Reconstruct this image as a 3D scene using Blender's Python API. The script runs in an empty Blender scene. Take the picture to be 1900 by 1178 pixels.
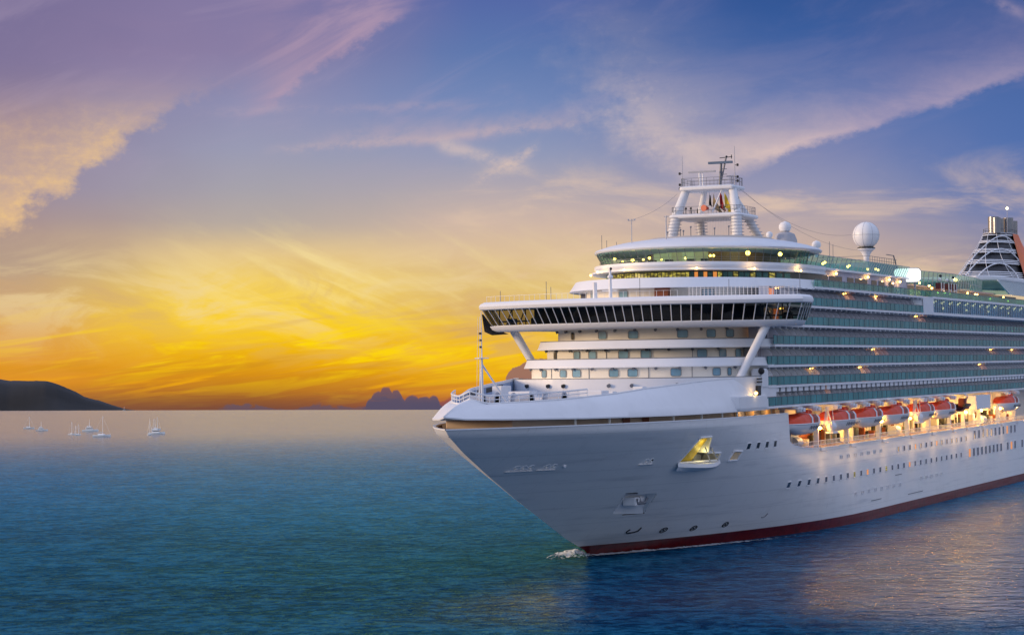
import bpy, bmesh, math, random
from mathutils import Vector, Matrix
random.seed(7)
PI = math.pi
S = bpy.context.scene
COL = S.collection
# ------------------------------------------------------------------ camera, world, sun, exposure
# Ship axes: s metres aft, t metres to port, z up.  World = (s, -t, z).
CAM = (-284.357, -112.80, 25.14); TH = 0.427818; RHO = 0.0141937
FWD = Vector((math.cos(TH), math.sin(TH), 0)); RGT = Vector((math.sin(TH), -math.cos(TH), 0)); UPV = Vector((0, 0, 1))
cd = bpy.data.cameras.new('camera'); cam = bpy.data.objects.new('camera', cd); COL.objects.link(cam)
r_ = RGT*math.cos(RHO) - UPV*math.sin(RHO); u_ = RGT*math.sin(RHO) + UPV*math.cos(RHO); b_ = -FWD
m = Matrix((r_, u_, b_)).transposed().to_4x4(); m.translation = Vector(CAM); cam.matrix_world = m
cd.sensor_width = 36; cd.lens = 36*4129.4/1900; cd.shift_y = 89.8/1900; cd.clip_start = 1; cd.clip_end = 30000
S.camera = cam
S.view_settings.view_transform = 'Standard'; S.view_settings.look = 'None'; S.view_settings.exposure = 0; S.view_settings.gamma = 1

def lin(c):
    return tuple(((x/255)/12.92 if x/255 <= .04045 else ((x/255+.055)/1.055)**2.4) for x in c)

# ---- tiny node language
class K:
    def __init__(self, nt): self.nt = nt
    def n(self, typ, **kw):
        nd = self.nt.nodes.new(typ)
        for k, v in kw.items(): setattr(nd, k, v)
        return nd
    def put(self, sock, v):
        if isinstance(v, X): self.nt.links.new(v.s, sock)
        elif isinstance(v, bpy.types.NodeSocket): self.nt.links.new(v, sock)
        else:
            try: sock.default_value = v
            except Exception: sock.default_value = (*v, 1) if len(v) == 3 else v
    def m(self, op, a, b=0.0, c=None, clamp=False):
        nd = self.n('ShaderNodeMath', operation=op); nd.use_clamp = clamp
        self.put(nd.inputs[0], a); self.put(nd.inputs[1], b)
        if c is not None: self.put(nd.inputs[2], c)
        return X(self, nd.outputs[0])
    def vec(self, a, b, c):
        nd = self.n('ShaderNodeCombineXYZ')
        for i, v in enumerate((a, b, c)): self.put(nd.inputs[i], v)
        return X(self, nd.outputs[0])
    def sep(self, v):
        nd = self.n('ShaderNodeSeparateXYZ'); self.put(nd.inputs[0], v); return [X(self, o) for o in nd.outputs]
    def noise(self, v, scale=1, detail=4, rough=.55, dist=0, typ='FBM'):
        nd = self.n('ShaderNodeTexNoise'); nd.noise_type = typ
        self.put(nd.inputs['Vector'], v); nd.inputs['Scale'].default_value = scale; nd.inputs['Detail'].default_value = detail
        nd.inputs['Roughness'].default_value = rough; nd.inputs['Distortion'].default_value = dist
        return X(self, nd.outputs['Fac'])
    def sm(self, x, a, b, lo=0.0, hi=1.0, kind='SMOOTHSTEP'):
        nd = self.n('ShaderNodeMapRange'); nd.interpolation_type = kind
        self.put(nd.inputs[0], x)
        for i, v in enumerate((a, b, lo, hi)): self.put(nd.inputs[i+1], v)
        return X(self, nd.outputs[0])
    def mix(self, f, a, b, bt='MIX'):
        nd = self.n('ShaderNodeMix', data_type='RGBA', blend_type=bt)
        self.put(nd.inputs[0], f)
        for i, v in ((6, a), (7, b)):
            if isinstance(v, tuple): v = (*v[:3], 1)
            self.put(nd.inputs[i], v)
        return X(self, nd.outputs[2])
    def ramp(self, f, stops, interp='LINEAR'):
        nd = self.n('ShaderNodeValToRGB'); cr = nd.color_ramp; cr.interpolation = interp
        while len(cr.elements) > 1: cr.elements.remove(cr.elements[0])
        stops = sorted(stops)
        cr.elements[0].position = stops[0][0]; cr.elements[0].color = (*stops[0][1], 1)
        for p, c in stops[1:]:
            e = cr.elements.new(p); e.color = (*c, 1)
        self.put(nd.inputs[0], f); return X(self, nd.outputs[0])
class X:
    def __init__(self, k, s): self.k = k; self.s = s
    def __add__(a, b): return a.k.m('ADD', a, b)
    __radd__ = __add__
    def __sub__(a, b): return a.k.m('SUBTRACT', a, b)
    def __rsub__(a, b): return a.k.m('SUBTRACT', b, a)
    def __mul__(a, b): return a.k.m('MULTIPLY', a, b)
    __rmul__ = __mul__
    def __truediv__(a, b): return a.k.m('DIVIDE', a, b)
    def max(a, b): return a.k.m('MAXIMUM', a, b)
    def min(a, b): return a.k.m('MINIMUM', a, b)
    def clamp(a): return a.k.m('ADD', a, 0, clamp=True)
    def gauss(a, w):
        q = a/w; return a.k.m('EXPONENT', q*q*-1.0)

# ---- world: evening sky by azimuth and elevation
W = bpy.data.worlds.new('World'); S.world = W; W.use_nodes = True
nt = W.node_tree; nt.nodes.clear(); k = K(nt)
tc = k.n('ShaderNodeTexCoord'); gen = tc.outputs['Generated']
def dotc(v):
    nd = k.n('ShaderNodeVectorMath', operation='DOT_PRODUCT'); k.put(nd.inputs[0], gen); nd.inputs[1].default_value = v; return X(k, nd.outputs['Value'])
dF, dR, dZ = dotc(FWD), dotc(RGT), dotc(UPV)
az = k.m('ARCTAN2', dR, dF)
el = k.m('ARCSINE', dZ)
azc = az.max(-1.2).min(1.2)
elv = el + azc.max(-.3).min(.3)*RHO
px = azc*4129.0 + 950.0            # azimuth in fine units
py = 679.0 - elv*4129.0            # elevation in the same units, downwards
# main gradients: five bearings across the evening horizon
Y0, Y1 = -3000.0, 800.0
def col(stops):
    return k.ramp((py - Y0)/(Y1 - Y0), [((y-Y0)/(Y1-Y0), lin(c)) for y, c in stops])
ZEN = (84, 118, 182)
c0 = col([(-3000, ZEN), (-900, (92, 112, 168)), (0, (108, 104, 148)), (150, (118, 112, 150)), (250, (136, 124, 155)), (360, (150, 138, 160)), (440, (176, 150, 140)), (500, (184, 158, 136)), (560, (205, 165, 118)), (620, (222, 163, 84)), (680, (226, 152, 40)), (712, (220, 142, 40)), (745, (140, 85, 55)), (800, (110, 80, 70))])
c1 = col([(-3000, ZEN), (-900, (100, 120, 175)), (0, (124, 118, 162)), (100, (132, 124, 164)), (200, (144, 144, 178)), (280, (154, 155, 180)), (350, (166, 162, 172)), (420, (184, 170, 160)), (470, (226, 196, 140)), (520, (242, 206, 100)), (570, (250, 210, 60)), (610, (252, 206, 20)), (650, (240, 182, 8)), (690, (220, 148, 18)), (720, (186, 116, 34)), (745, (142, 86, 50)), (760, (120, 74, 60)), (800, (110, 80, 70))])
c2 = col([(-3000, ZEN), (-900, (90, 120, 180)), (0, (84, 104, 166)), (100, (94, 120, 174)), (200, (118, 138, 184)), (290, (146, 154, 184)), (350, (178, 168, 176)), (420, (208, 182, 166)), (480, (224, 194, 150)), (530, (226, 194, 120)), (580, (222, 178, 96)), (620, (238, 186, 44)), (670, (246, 190, 14)), (705, (226, 156, 20)), (735, (196, 112, 50)), (760, (150, 84, 66)), (800, (110, 80, 70))])
c3 = col([(-3000, ZEN), (-900, (72, 108, 172)), (0, (46, 84, 148)), (100, (58, 96, 160)), (200, (94, 118, 174)), (280, (126, 134, 176)), (350, (150, 150, 178)), (400, (176, 162, 170)), (450, (198, 174, 164)), (600, (214, 176, 140)), (700, (200, 140, 90)), (760, (140, 90, 75)), (800, (110, 80, 70))])
c4 = col([(-3000, ZEN), (-900, (70, 106, 170)), (0, (58, 88, 148)), (100, (72, 96, 156)), (200, (78, 108, 168)), (300, (84, 114, 174)), (400, (116, 128, 172)), (450, (142, 140, 166)), (500, (165, 150, 155)), (540, (178, 158, 152)), (700, (170, 140, 130)), (760, (130, 100, 100)), (800, (110, 80, 80))])
w1 = k.noise(k.vec(px*.004, py*.004, 3.1), 1, 3) - .5
pxw = px + w1*240.0
base = k.mix(k.sm(pxw, 0, 475), c0, c1)
base = k.mix(k.sm(pxw, 475, 950), base, c2)
base = k.mix(k.sm(pxw, 950, 1425), base, c3)
base = k.mix(k.sm(pxw, 1425, 1900), base, c4)
def rot(a):
    ca, sa = math.cos(a), math.sin(a)
    return (px*ca + py*sa), (py*ca - px*sa)
# warp field
wn = k.noise(k.vec(px*.01, py*.014, 0.5), 1, 6, .62) - .5
wf = k.noise(k.vec(px*.045, py*.06, 1.5), 1, 5, .65) - .5
# (a) glowing yellow cirrus round the hidden sun
ra, rb = rot(.42)
na = k.noise(k.vec(ra*.0032, rb*.017, 7.0), 1, 7, .6, .4)
ma = k.sm(na, .47, .68)*(px-640.0).gauss(330.0)*(py-515.0).gauss(85.0)
base = k.mix(ma*.6, base, lin((252, 230, 160)))
nv = k.noise(k.vec(px*.004, py*.011, 12.0), 1, 7, .62, .9)
base = k.mix(k.sm(nv, .46, .62)*(py-555.0).gauss(75.0)*.55, base, lin((240, 214, 160)))
base = k.mix(k.sm(nv, .5, .36)*(py-560.0).gauss(70.0)*.4, base, lin((208, 168, 120)))
ra, rb = rot(-.13)
nb = k.noise(k.vec(ra*.0042, rb*.034, 2.0), 1, 7, .6, .7)
mb = k.sm(nb, .49, .64)*(px-580.0).gauss(520.0)*(py-645.0).gauss(62.0)
base = k.mix(mb*.9, base, lin((255, 216, 6)))
md = k.sm(nb, .49, .37)*(px-820.0).gauss(330.0)*(py-625.0).gauss(55.0)
base = k.mix(md*.8, base, lin((214, 168, 100)))
nb2 = k.noise(k.vec(ra*.0035, rb*.05, 9.0), 1, 6, .6, .3)
md = k.sm(nb2, .5, .36)*(px-450.0).gauss(420.0)*(py-690.0).gauss(34.0)
base = k.mix(md*.6, base, lin((205, 140, 30)))
md = k.sm(nb2, .52, .66)*(px-560.0).gauss(500.0)*(py-705.0).gauss(26.0)
base = k.mix(md*.75, base, lin((250, 180, 10)))
# (b) peach veil over the middle sky
nm = k.noise(k.vec(px*.0035, py*.012, 5.0), 1, 7, .6, .6)
mm = k.sm(nm, .45, .72)*k.sm(py, 260, 380)*k.sm(py, 620, 480)*k.sm(px, 700, 1000)
base = k.mix(mm*.6, base, lin((236, 204, 174)))
# high thin cirrus, upper sky
ra, rb = rot(-.35)
nh = k.noise(k.vec(ra*.0026, rb*.0095, 11.0), 1, 8, .62, .8)
mh = k.sm(nh, .47, .72)*k.sm(py, 420, 200)
base = k.mix(mh*k.sm(pxw, 1250, 600, .10, .3), base, lin((176, 160, 186)))
# (c) big cloud bank on the left with a crisp lower right edge
wb = k.noise(k.vec(px*.016, py*.02, 8.5), 1, 6, .62) - .5
edge = (px*.60 + py*.80) - 366.0 + wn*70.0 + wb*100.0 + wf*18.0      # 0 on the edge, negative inside
edge = edge - k.sm(px, 230, 640, 0.0, 40.0)
ins = k.sm(edge, 12, -22)
core = k.m('EXPONENT', edge.min(0.0)/115.0)
lit = core*k.sm(px, 520, 150)*(.45 + k.sm(nm, .35, .7)*.6)
base = k.mix(ins*(.2 + .5*lit)*k.sm(px, 760, 330), base, k.mix(k.sm(py, 120, 290), lin((158, 134, 164)), lin((242, 198, 142))))
base = k.mix(ins*lit*k.sm(wf, -.2, .25)*k.sm(py, 180, 260)*.6, base, lin((250, 206, 130)))
# upper arm of the bank
e2 = (px*.56 + py*.83) - 452.0 + wn*80.0 + wf*26.0
i2 = k.sm(e2, 10, -16)*k.m('EXPONENT', e2.min(0.0)/120.0)*k.sm(px, 420, 560)*k.sm(px, 820, 700)*k.sm(nh, .3, .62)
base = k.mix(i2*.65, base, lin((196, 160, 176)))
# (d) two long contrail-like streaks
def streak(x0, y0, x1, y1, w, amp, c, bend=0.0):
    t = (px - x0)/(x1-x0)
    yl = y0 + t*(y1-y0) + (t*(1.0-t))*bend + wn*26.0 + wf*8.0
    mk = (py - yl).gauss(w)*k.sm(t, 0.0, .18)*k.sm(t, 1.05, .6)*k.sm(nh + wf*.5, .3, .62)
    return k.mix(mk*amp, base, lin(c))
base = streak(470, 288, 1180, 216, 9.0, .42, (214, 184, 178), 12)
base = streak(560, 266, 1180, 208, 18.0, .3, (196, 172, 180), 10)
base = streak(330, 218, 1000, 194, 8.0, .32, (184, 164, 180), -8)
base = streak(800, 262, 1010, 326, 13.0, .5, (226, 200, 186), -14)
base = streak(1015, 270, 860, 350, 12.0, .5, (236, 204, 180), 8)
base = streak(1800, -10, 1920, 66, 13.0, .4, (180, 160, 180), 0)
# (e) long wisp on the right
t = (px - 1130.0)/770.0
low = 322.0 - k.sm(t, .3, 1.0, 0.0, 165.0, 'LINEAR') + k.sm(t, 0.0, .2, -60.0, 0.0) + wn*46.0 + wf*22.0
d = low - py                                    # positive above the edge
sw = k.sm(px, 1280, 1460, 46.0, 9.0)
pq = px + wn*330.0 + wb*120.0 + (py-250.0)*-.45
mk = k.sm(d, sw*-1.0, sw*1.3)*k.m('EXPONENT', d.max(0.0)/k.sm(t, 0.05, .5, -88.0, -58.0))*k.sm(pq, 1060, 1290)*k.sm(px, 2150, 1750)*(.55+k.sm(nm, .35, .6)*.45)
base = k.mix(mk*k.sm(px, 1300, 1800, 1.1, .7), base, k.mix(k.sm(px, 1250, 1700), lin((238, 210, 190)), lin((190, 168, 186))))
base = k.mix(mk*k.sm(wf, .0, .2)*k.sm(px, 1500, 1150)*.4, base, lin((246, 218, 196)))
# (f) cumulus silhouettes on the horizon
def cumulus(x0, w, top, c, amp=.95, seed=0.0, soft=1.6, rough=16.0):
    bn = k.noise(k.vec(px*.035, py*.03, seed), 1, 5, .6) - .5
    v = k.m('ABSOLUTE', px - x0)/w
    prof = top + (v*v)*(775.0-top) - bn*rough*2.0
    mk = k.sm(py, prof - soft, prof + soft)*k.sm(v, 1.15, 1.0)
    return k.mix(mk*amp, base, k.mix(k.sm(py, top, 760), lin(c), lin((84, 84, 112))))
def domes(L, amp, seed):
    e = None
    for x0, w_, h_ in L:
        v = (px - float(x0))/float(w_); d = k.m('SQRT', (1.0 - v*v).max(0.0))*float(h_)
        e = d if e is None else e.max(d)
    bn = k.noise(k.vec(px*.13, py*.13, seed), 1, 2, .5) - .5
    return e + bn*amp
e = domes([(850, 30, 27), (836, 18, 21), (868, 26, 30), (828, 90, 15)], 6.0, 3.0)
base = k.mix(k.sm(py + e, 757, 763)*k.sm(px, 745, 770)*.92, base, k.mix(k.sm(py, 735, 762), lin((160, 86, 70)), lin((112, 76, 90))))
e = domes([(716, 17, 42), (701, 16, 34), (734, 15, 36), (689, 12, 20), (722, 34, 30), (764, 18, 26), (786, 18, 24), (804, 12, 26), (775, 46, 17), (740, 74, 12)], 6.0, 5.3)
base = k.mix(k.sm(py + e, 757.5, 762)*k.sm(px, 660, 682)*k.sm(px, 835, 815)*.96, base, k.mix(k.sm(py + e*.35, 728, 758), lin((124, 88, 92)), lin((86, 80, 104))))
e = domes([(1010, 70, 50), (962, 26, 34), (985, 26, 43)], 8.0, 6.6)
base = k.mix(k.sm(py + e, 714, 717)*k.sm(px, 936, 940)*k.sm(py, 722, 715)*.93, base, lin((150, 108, 100)))
bn = k.noise(k.vec(px*.03, py*.05, 1.6), 1, 4, .6)
mk = k.sm(py + (bn-.5)*44.0, 752, 757)*k.sm(px, 390, 430)*k.sm(px, 700, 640)
base = k.mix(mk*.85, base, lin((104, 84, 96)))
mk = k.sm(k.noise(k.vec(px*.02, py*.18, 4.4), 1, 3, .5), .6, .66)*(py-732.0).gauss(12.0)*(px-640.0).gauss(70.0)
base = k.mix(mk*.7, base, lin((150, 96, 50)))
# rest of the sky (behind and beside the photographer)
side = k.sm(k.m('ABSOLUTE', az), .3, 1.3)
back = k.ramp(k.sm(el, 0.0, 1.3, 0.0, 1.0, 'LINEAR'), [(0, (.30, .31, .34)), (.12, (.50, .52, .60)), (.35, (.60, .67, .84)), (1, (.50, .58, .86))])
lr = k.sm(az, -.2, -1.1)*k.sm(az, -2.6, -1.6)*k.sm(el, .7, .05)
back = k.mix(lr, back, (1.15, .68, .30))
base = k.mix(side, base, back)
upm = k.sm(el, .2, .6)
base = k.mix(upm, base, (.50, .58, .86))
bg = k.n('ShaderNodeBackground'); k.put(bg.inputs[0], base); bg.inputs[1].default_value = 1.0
out = k.n('ShaderNodeOutputWorld'); nt.links.new(bg.outputs[0], out.inputs[0])
W.cycles.sampling_method = 'MANUAL'; W.cycles.sample_map_resolution = 512

# low soft evening sun from the left
sd = bpy.data.lights.new('sun', 'SUN'); sd.energy = 2.4; sd.angle = math.radians(14); sd.color = (1, .72, .46)
sun = bpy.data.objects.new('sun', sd); COL.objects.link(sun)
A_ = math.radians(-97); E_ = math.radians(9)
dirv = (FWD*math.cos(A_) + RGT*math.sin(A_))*math.cos(E_) + UPV*math.sin(E_)
sun.rotation_euler = dirv.to_track_quat('Z', 'Y').to_euler()

# ------------------------------------------------------------------ helpers
def V(s, t, z): return Vector((s, -t, z))
def link(o, parent=None):
    COL.objects.link(o)
    if parent: o.parent = parent
    return o
def tag(o, label=None, cat=None, group=None, kind=None):
    if label: o['label'] = label
    if cat: o['category'] = cat
    if group: o['group'] = group
    if kind: o['kind'] = kind
    return o
def empty(name, loc, label, cat, group=None):
    o = bpy.data.objects.new(name, None); o.location = V(*loc); o.empty_display_size = 1; link(o)
    return tag(o, label, cat, group)
def copy_tree(o, parent=None):
    c = o.copy(); link(c, parent)
    for ch in list(o.children): copy_tree(ch, c)
    return c
class MB:
    def __init__(self): self.v = []; self.f = []; self.mi = []; self.cur = 0
    def mat(self, i): self.cur = i; return self
    def add(self, vs, fs):
        b = len(self.v); self.v += [tuple(V(*p)) for p in vs]
        for f in fs: self.f.append([b+i for i in f]); self.mi.append(self.cur)
        return self
    def box(self, s0, s1, t0, t1, z0, z1):
        vs = [(s, t, z) for z in (z0, z1) for t in (t0, t1) for s in (s0, s1)]
        return self.add(vs, [(0, 1, 3, 2), (4, 6, 7, 5), (0, 4, 5, 1), (2, 3, 7, 6), (0, 2, 6, 4), (1, 5, 7, 3)])
    def tube(self, p, q, r, n=8, r2=None, cap=True):
        p, q = Vector(p), Vector(q); d = (q-p).normalized(); a = d.orthogonal().normalized(); b = d.cross(a)
        r2 = r if r2 is None else r2; vs = []
        for c, rr in ((p, r), (q, r2)):
            for i in range(n):
                w = 2*PI*i/n; vs.append(tuple(c + a*math.cos(w)*rr + b*math.sin(w)*rr))
        fs = [(i, (i+1) % n, n+(i+1) % n, n+i) for i in range(n)]
        if cap: fs += [tuple(range(n)), tuple(range(n, 2*n))]
        return self.add(vs, fs)
    def path(self, pts, r, n=6):
        for a, b in zip(pts[:-1], pts[1:]): self.tube(a, b, r, n)
        return self
    def lathe(self, c, prof, n=24, ax=(1, 1)):
        vs = []; m_ = len(prof)
        for i in range(n):
            w = 2*PI*i/n
            for r, z in prof: vs.append((c[0]+ax[0]*r*math.cos(w), c[1]+ax[1]*r*math.sin(w), c[2]+z))
        fs = []
        for i in range(n):
            j = (i+1) % n
            for a in range(m_-1): fs.append((i*m_+a, j*m_+a, j*m_+a+1, i*m_+a+1))
        return self.add(vs, fs)
    def ball(self, c, r, n=12, sc=(1, 1, 1)):
        prof = [(r*math.cos(a), r*math.sin(a)*sc[2]) for a in [(-.5+i/(n//2))*PI for i in range(n//2+1)]]
        return self.lathe(c, prof, n, (sc[0], sc[1]))
    def strip(self, rows, close=False):
        n = len(rows[0]); vs = [p for r in rows for p in r]; fs = []
        for a in range(len(rows)-1):
            for b in range(n-1 if not close else n):
                c = (b+1) % n; fs.append((a*n+b, a*n+c, (a+1)*n+c, (a+1)*n+b))
        return self.add(vs, fs)
    def poly(self, pts): return self.add(pts, [tuple(range(len(pts)))])
    def prism(self, pts, z0, z1):
        n = len(pts); vs = [(p[0], p[1], z0) for p in pts] + [(p[0], p[1], z1) for p in pts]
        return self.add(vs, [(i, (i+1) % n, n+(i+1) % n, n+i) for i in range(n)] + [tuple(range(n)), tuple(range(n, 2*n))])
    def build(self, name, mats, parent=None, smooth=False, bevel=0):
        me = bpy.data.meshes.new(name); me.from_pydata(self.v, [], self.f)
        if not isinstance(mats, (list, tuple)): mats = [mats]
        for m_ in mats: me.materials.append(m_)
        for p, i in zip(me.polygons, self.mi): p.material_index = i
        bm = bmesh.new(); bm.from_mesh(me); bmesh.ops.remove_doubles(bm, verts=bm.verts, dist=1e-4)
        bmesh.ops.recalc_face_normals(bm, faces=bm.faces)
        if bevel: bmesh.ops.bevel(bm, geom=bm.edges[:], offset=bevel, segments=2, affect='EDGES')
        bm.to_mesh(me); bm.free()
        if smooth:
            me.polygons.foreach_set('use_smooth', [True]*len(me.polygons))
            me.set_sharp_from_angle(angle=math.radians(38))
        return link(bpy.data.objects.new(name, me), parent)

# ------------------------------------------------------------------ materials
def mat(name, c, rough=.5, metal=0, emit=None, es=0, spec=.5, var=0, vs=.4, alpha=1, bump=0, srgb=True, coat=0):
    m_ = bpy.data.materials.new(name); m_.use_nodes = True; k = K(m_.node_tree)
    p = m_.node_tree.nodes['Principled BSDF']; c = lin(c) if srgb else c
    p.inputs['Roughness'].default_value = rough; p.inputs['Metallic'].default_value = metal
    p.inputs['Specular IOR Level'].default_value = spec; p.inputs['Coat Weight'].default_value = coat
    p.inputs['Base Color'].default_value = (*c, 1)
    if var:
        tcn = k.n('ShaderNodeTexCoord'); a = k.noise(tcn.outputs['Object'], vs, 5, .6)
        x, y, z = k.sep(tcn.outputs['Object'])
        st = k.noise(k.vec(x*1.2, y*1.2, z*.12), 1, 4, .6)      # vertical run-down streaks
        f = k.sm(a, .35, .75)*.5 + k.sm(st, .5, .75)*.5
        k.put(p.inputs['Base Color'], k.mix(f*var, c, tuple(q*.55 for q in c)))
        k.put(p.inputs['Roughness'], k.sm(a, .3, .7, rough*.8, min(1, rough*1.3)))
    if emit: p.inputs['Emission Color'].default_value = (*lin(emit), 1); p.inputs['Emission Strength'].default_value = es
    if alpha < 1: p.inputs['Alpha'].default_value = alpha
    if bump:
        tcn = k.n('ShaderNodeTexCoord'); b = k.n('ShaderNodeBump'); b.inputs['Strength'].default_value = bump
        k.put(b.inputs['Height'], k.noise(tcn.outputs['Object'], vs*3, 4)); m_.node_tree.links.new(b.outputs[0], p.inputs['Normal'])
    return m_
WHITE = mat('white_paint', (232, 233, 236), .42, var=.18, vs=.25)
WHITE2 = mat('white_paint_plain', (234, 235, 238), .45, var=.08, vs=.6)
CREAM = mat('cream_wall', (238, 233, 222), .55, var=.12, vs=.5)
GREY = mat('grey_steel', (120, 124, 132), .5, .2, var=.2)
LGREY = mat('light_grey_panel', (176, 178, 186), .5, var=.25, vs=.8)
DARK = mat('dark_steel', (30, 32, 38), .5)
DARKWALL = mat('recess_wall', (112, 112, 124), .6, var=.3, vs=.7)
BLACK = mat('black_rubber', (12, 12, 14), .5)
WOOD = mat('brown_panel', (124, 62, 34), .6, var=.3)
ORANGE = mat('lifeboat_orange', (238, 76, 34), .42, var=.15, vs=1.2)
FUNO = mat('funnel_orange', (214, 108, 34), .4, var=.2, vs=.2)
STEEL = mat('stainless', (150, 152, 158), .28, .85, var=.2)
BRASSY = mat('yellow_lining', (210, 180, 60), .5)
LAMP = mat('lamp_glow', (255, 230, 170), emit=(255, 196, 84), es=14)
PLAMP = mat('promenade_lamp_glow', (255, 230, 170), emit=(255, 170, 56), es=330)
LAMPW = mat('lamp_white', (255, 245, 220), emit=(255, 226, 160), es=9)
SCREEN = mat('screen_light', (255, 255, 250), emit=(255, 255, 246), es=1.6)
def glass(name, c, rough=.06, tr=.3, dark=1.0, trc=None, sp=.5):
    m_ = bpy.data.materials.new(name); m_.use_nodes = True; nt_ = m_.node_tree; k = K(nt_)
    p = nt_.nodes['Principled BSDF']; o = nt_.nodes['Material Output']
    tcn = k.n('ShaderNodeTexCoord'); x, y, z = k.sep(tcn.outputs['Object'])
    a = k.noise(k.vec(x*.35, y*.35, z*.1), 1, 3)
    cc = lin(c); k.put(p.inputs['Base Color'], k.mix(k.sm(a, .3, .7), tuple(q*.75 for q in cc), tuple(q*1.2 for q in cc)))
    p.inputs['Roughness'].default_value = rough; p.inputs['IOR'].default_value = 1.5; p.inputs['Specular IOR Level'].default_value = sp
    t = k.n('ShaderNodeBsdfTransparent'); t.inputs[0].default_value = (*(lin(trc) if trc else (.8, .95, .95)), 1)
    mx = k.n('ShaderNodeMixShader'); mx.inputs[0].default_value = tr
    nt_.links.new(p.outputs[0], mx.inputs[1]); nt_.links.new(t.outputs[0], mx.inputs[2]); nt_.links.new(mx.outputs[0], o.inputs[0])
    return m_
TEAL = glass('teal_glass', (38, 140, 148), .25, .08, sp=.12)
TEALL = glass('pale_teal_glass', (104, 172, 172), .12, .58, trc=(200, 240, 230), sp=.4)
LOUN = glass('lounge_glass', (60, 100, 96), .05, .8, trc=(200, 230, 220))
TEALB = glass('blue_glass', (84, 150, 184), .25, .25, sp=.15)
BRGL = glass('bridge_glass', (8, 12, 16), .04, .55, trc=(190, 190, 170))
DKGL = glass('dark_glass', (20, 26, 34), .06, .12)
WIN = glass('cabin_window_glass', (126, 168, 190), .08, .02)
HWIN = glass('hull_window_glass', (70, 84, 104), .1, .02)
LITW = mat('lit_window', (60, 52, 20), .3, emit=(190, 176, 74), es=.6)
k = K(LITW.node_tree); tcn = k.n('ShaderNodeTexCoord'); x, y, z = k.sep(tcn.outputs['Object'])
k.put(LITW.node_tree.nodes['Principled BSDF'].inputs['Emission Strength'], k.sm(k.noise(k.vec(x*1.1, y*1.1, z*5.0), 1, 3, .6), .42, .62, .08, 1.0))
LITO = mat('lit_window_amber', (70, 42, 20), .3, emit=(240, 150, 70), es=.8)

# hull paint: white above, red below the boot line
HULL = bpy.data.materials.new('hull_paint'); HULL.use_nodes = True
k = K(HULL.node_tree); p = HULL.node_tree.nodes['Principled BSDF']
g_ = k.n('ShaderNodeTexCoord'); ob = g_.outputs['Object']; x, y, z = k.sep(ob)
n1 = k.noise(k.vec(x*.06, y*.06, z*1.1), 1, 6, .65); n2 = k.noise(ob, .25, 4)
wcol = k.mix(k.sm(n1, .5, .8)*.5, lin((236, 235, 234)), lin((160, 164, 172)))
wcol = k.mix(k.sm(n2, .5, .8)*.12, wcol, lin((170, 168, 160)))
seam = k.m('PINGPONG', z, 1.2); seam2 = k.m('PINGPONG', x, 4.5)
wcol = k.mix(k.sm(seam, .06, 0.0)*.2 + k.sm(seam2, .07, 0.0)*.14, wcol, lin((110, 114, 124)))
run = k.noise(k.vec(x*1.4, y*1.4, z*.1), 1, 4, .65)
wcol = k.mix(k.sm(run, .6, .82)*.3, wcol, lin((150, 138, 122)))
rn = k.noise(ob, .9, 5, .7)
rcol = k.mix(k.sm(rn, .4, .75), lin((112, 20, 22)), lin((70, 16, 18)))
k.put(p.inputs['Base Color'], k.mix(k.sm(z, 1.52, 1.5), wcol, rcol))
k.put(p.inputs['Roughness'], k.sm(n1, .3, .8, .3, .5))
bmp = k.n('ShaderNodeBump'); bmp.inputs['Strength'].default_value = .25; bmp.inputs['Distance'].default_value = .15
k.put(bmp.inputs['Height'], k.noise(k.vec(x*.35, y*.35, z*.5), 1, 3, .5)); HULL.node_tree.links.new(bmp.outputs[0], p.inputs['Normal'])

# ------------------------------------------------------------------ sea: one sheet, gently curved down to the horizon line
CX, CY, CZ = CAM
def sea_z(x, y):
    d = Vector((x-CX, y-CY, 0)); D = d.length
    if D < 1: return 0.0
    a = math.atan2(d.dot(RGT), d.dot(FWD)); a = max(-.3, min(.3, a))
    mm = .01966 + a*RHO
    D0 = 450.0; R = 2*(CZ - mm*D0)/mm**2
    return 0.0 if D < D0 else -(D-D0)**2/(2*R)
def make_sea():
    rs = [0, 40, 80, 120, 160, 200] + [230*1.045**i for i in range(86)]
    azs = [-PI, -2.2, -1.5, -1.0, -.7, -.5, -.4] + [-.3 + i*.01 for i in range(61)] + [.4, .5, .7, 1.0, 1.5, 2.2, PI]
    vs = []; fs = []
    for r in rs:
        for a in azs:
            d = FWD*math.cos(a) + RGT*math.sin(a)
            x, y = CX + d.x*r, CY + d.y*r; vs.append((x, y, sea_z(x, y)))
    n = len(azs)
    for i in range(len(rs)-1):
        for j in range(n-1): fs.append((i*n+j, i*n+j+1, (i+1)*n+j+1, (i+1)*n+j))
    me = bpy.data.meshes.new('sea'); me.from_pydata(vs, [], fs)
    bm = bmesh.new(); bm.from_mesh(me); bmesh.ops.remove_doubles(bm, verts=bm.verts, dist=1e-3)
    bmesh.ops.recalc_face_normals(bm, faces=bm.faces)
    if sum(f.normal.z for f in bm.faces) < 0: bmesh.ops.reverse_faces(bm, faces=bm.faces)
    bm.to_mesh(me); bm.free(); me.polygons.foreach_set('use_smooth', [True]*len(me.polygons))
    o = link(bpy.data.objects.new('sea', me)); tag(o, 'calm blue green sea under the ship out to the horizon', kind='structure'); return o
sea = make_sea()
M = bpy.data.materials.new('sea_water'); M.use_nodes = True; nt = M.node_tree; k = K(nt)
p = nt.nodes['Principled BSDF']; g = k.n('ShaderNodeNewGeometry'); P_ = g.outputs['Position']
x, y, z = k.sep(P_)
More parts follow.
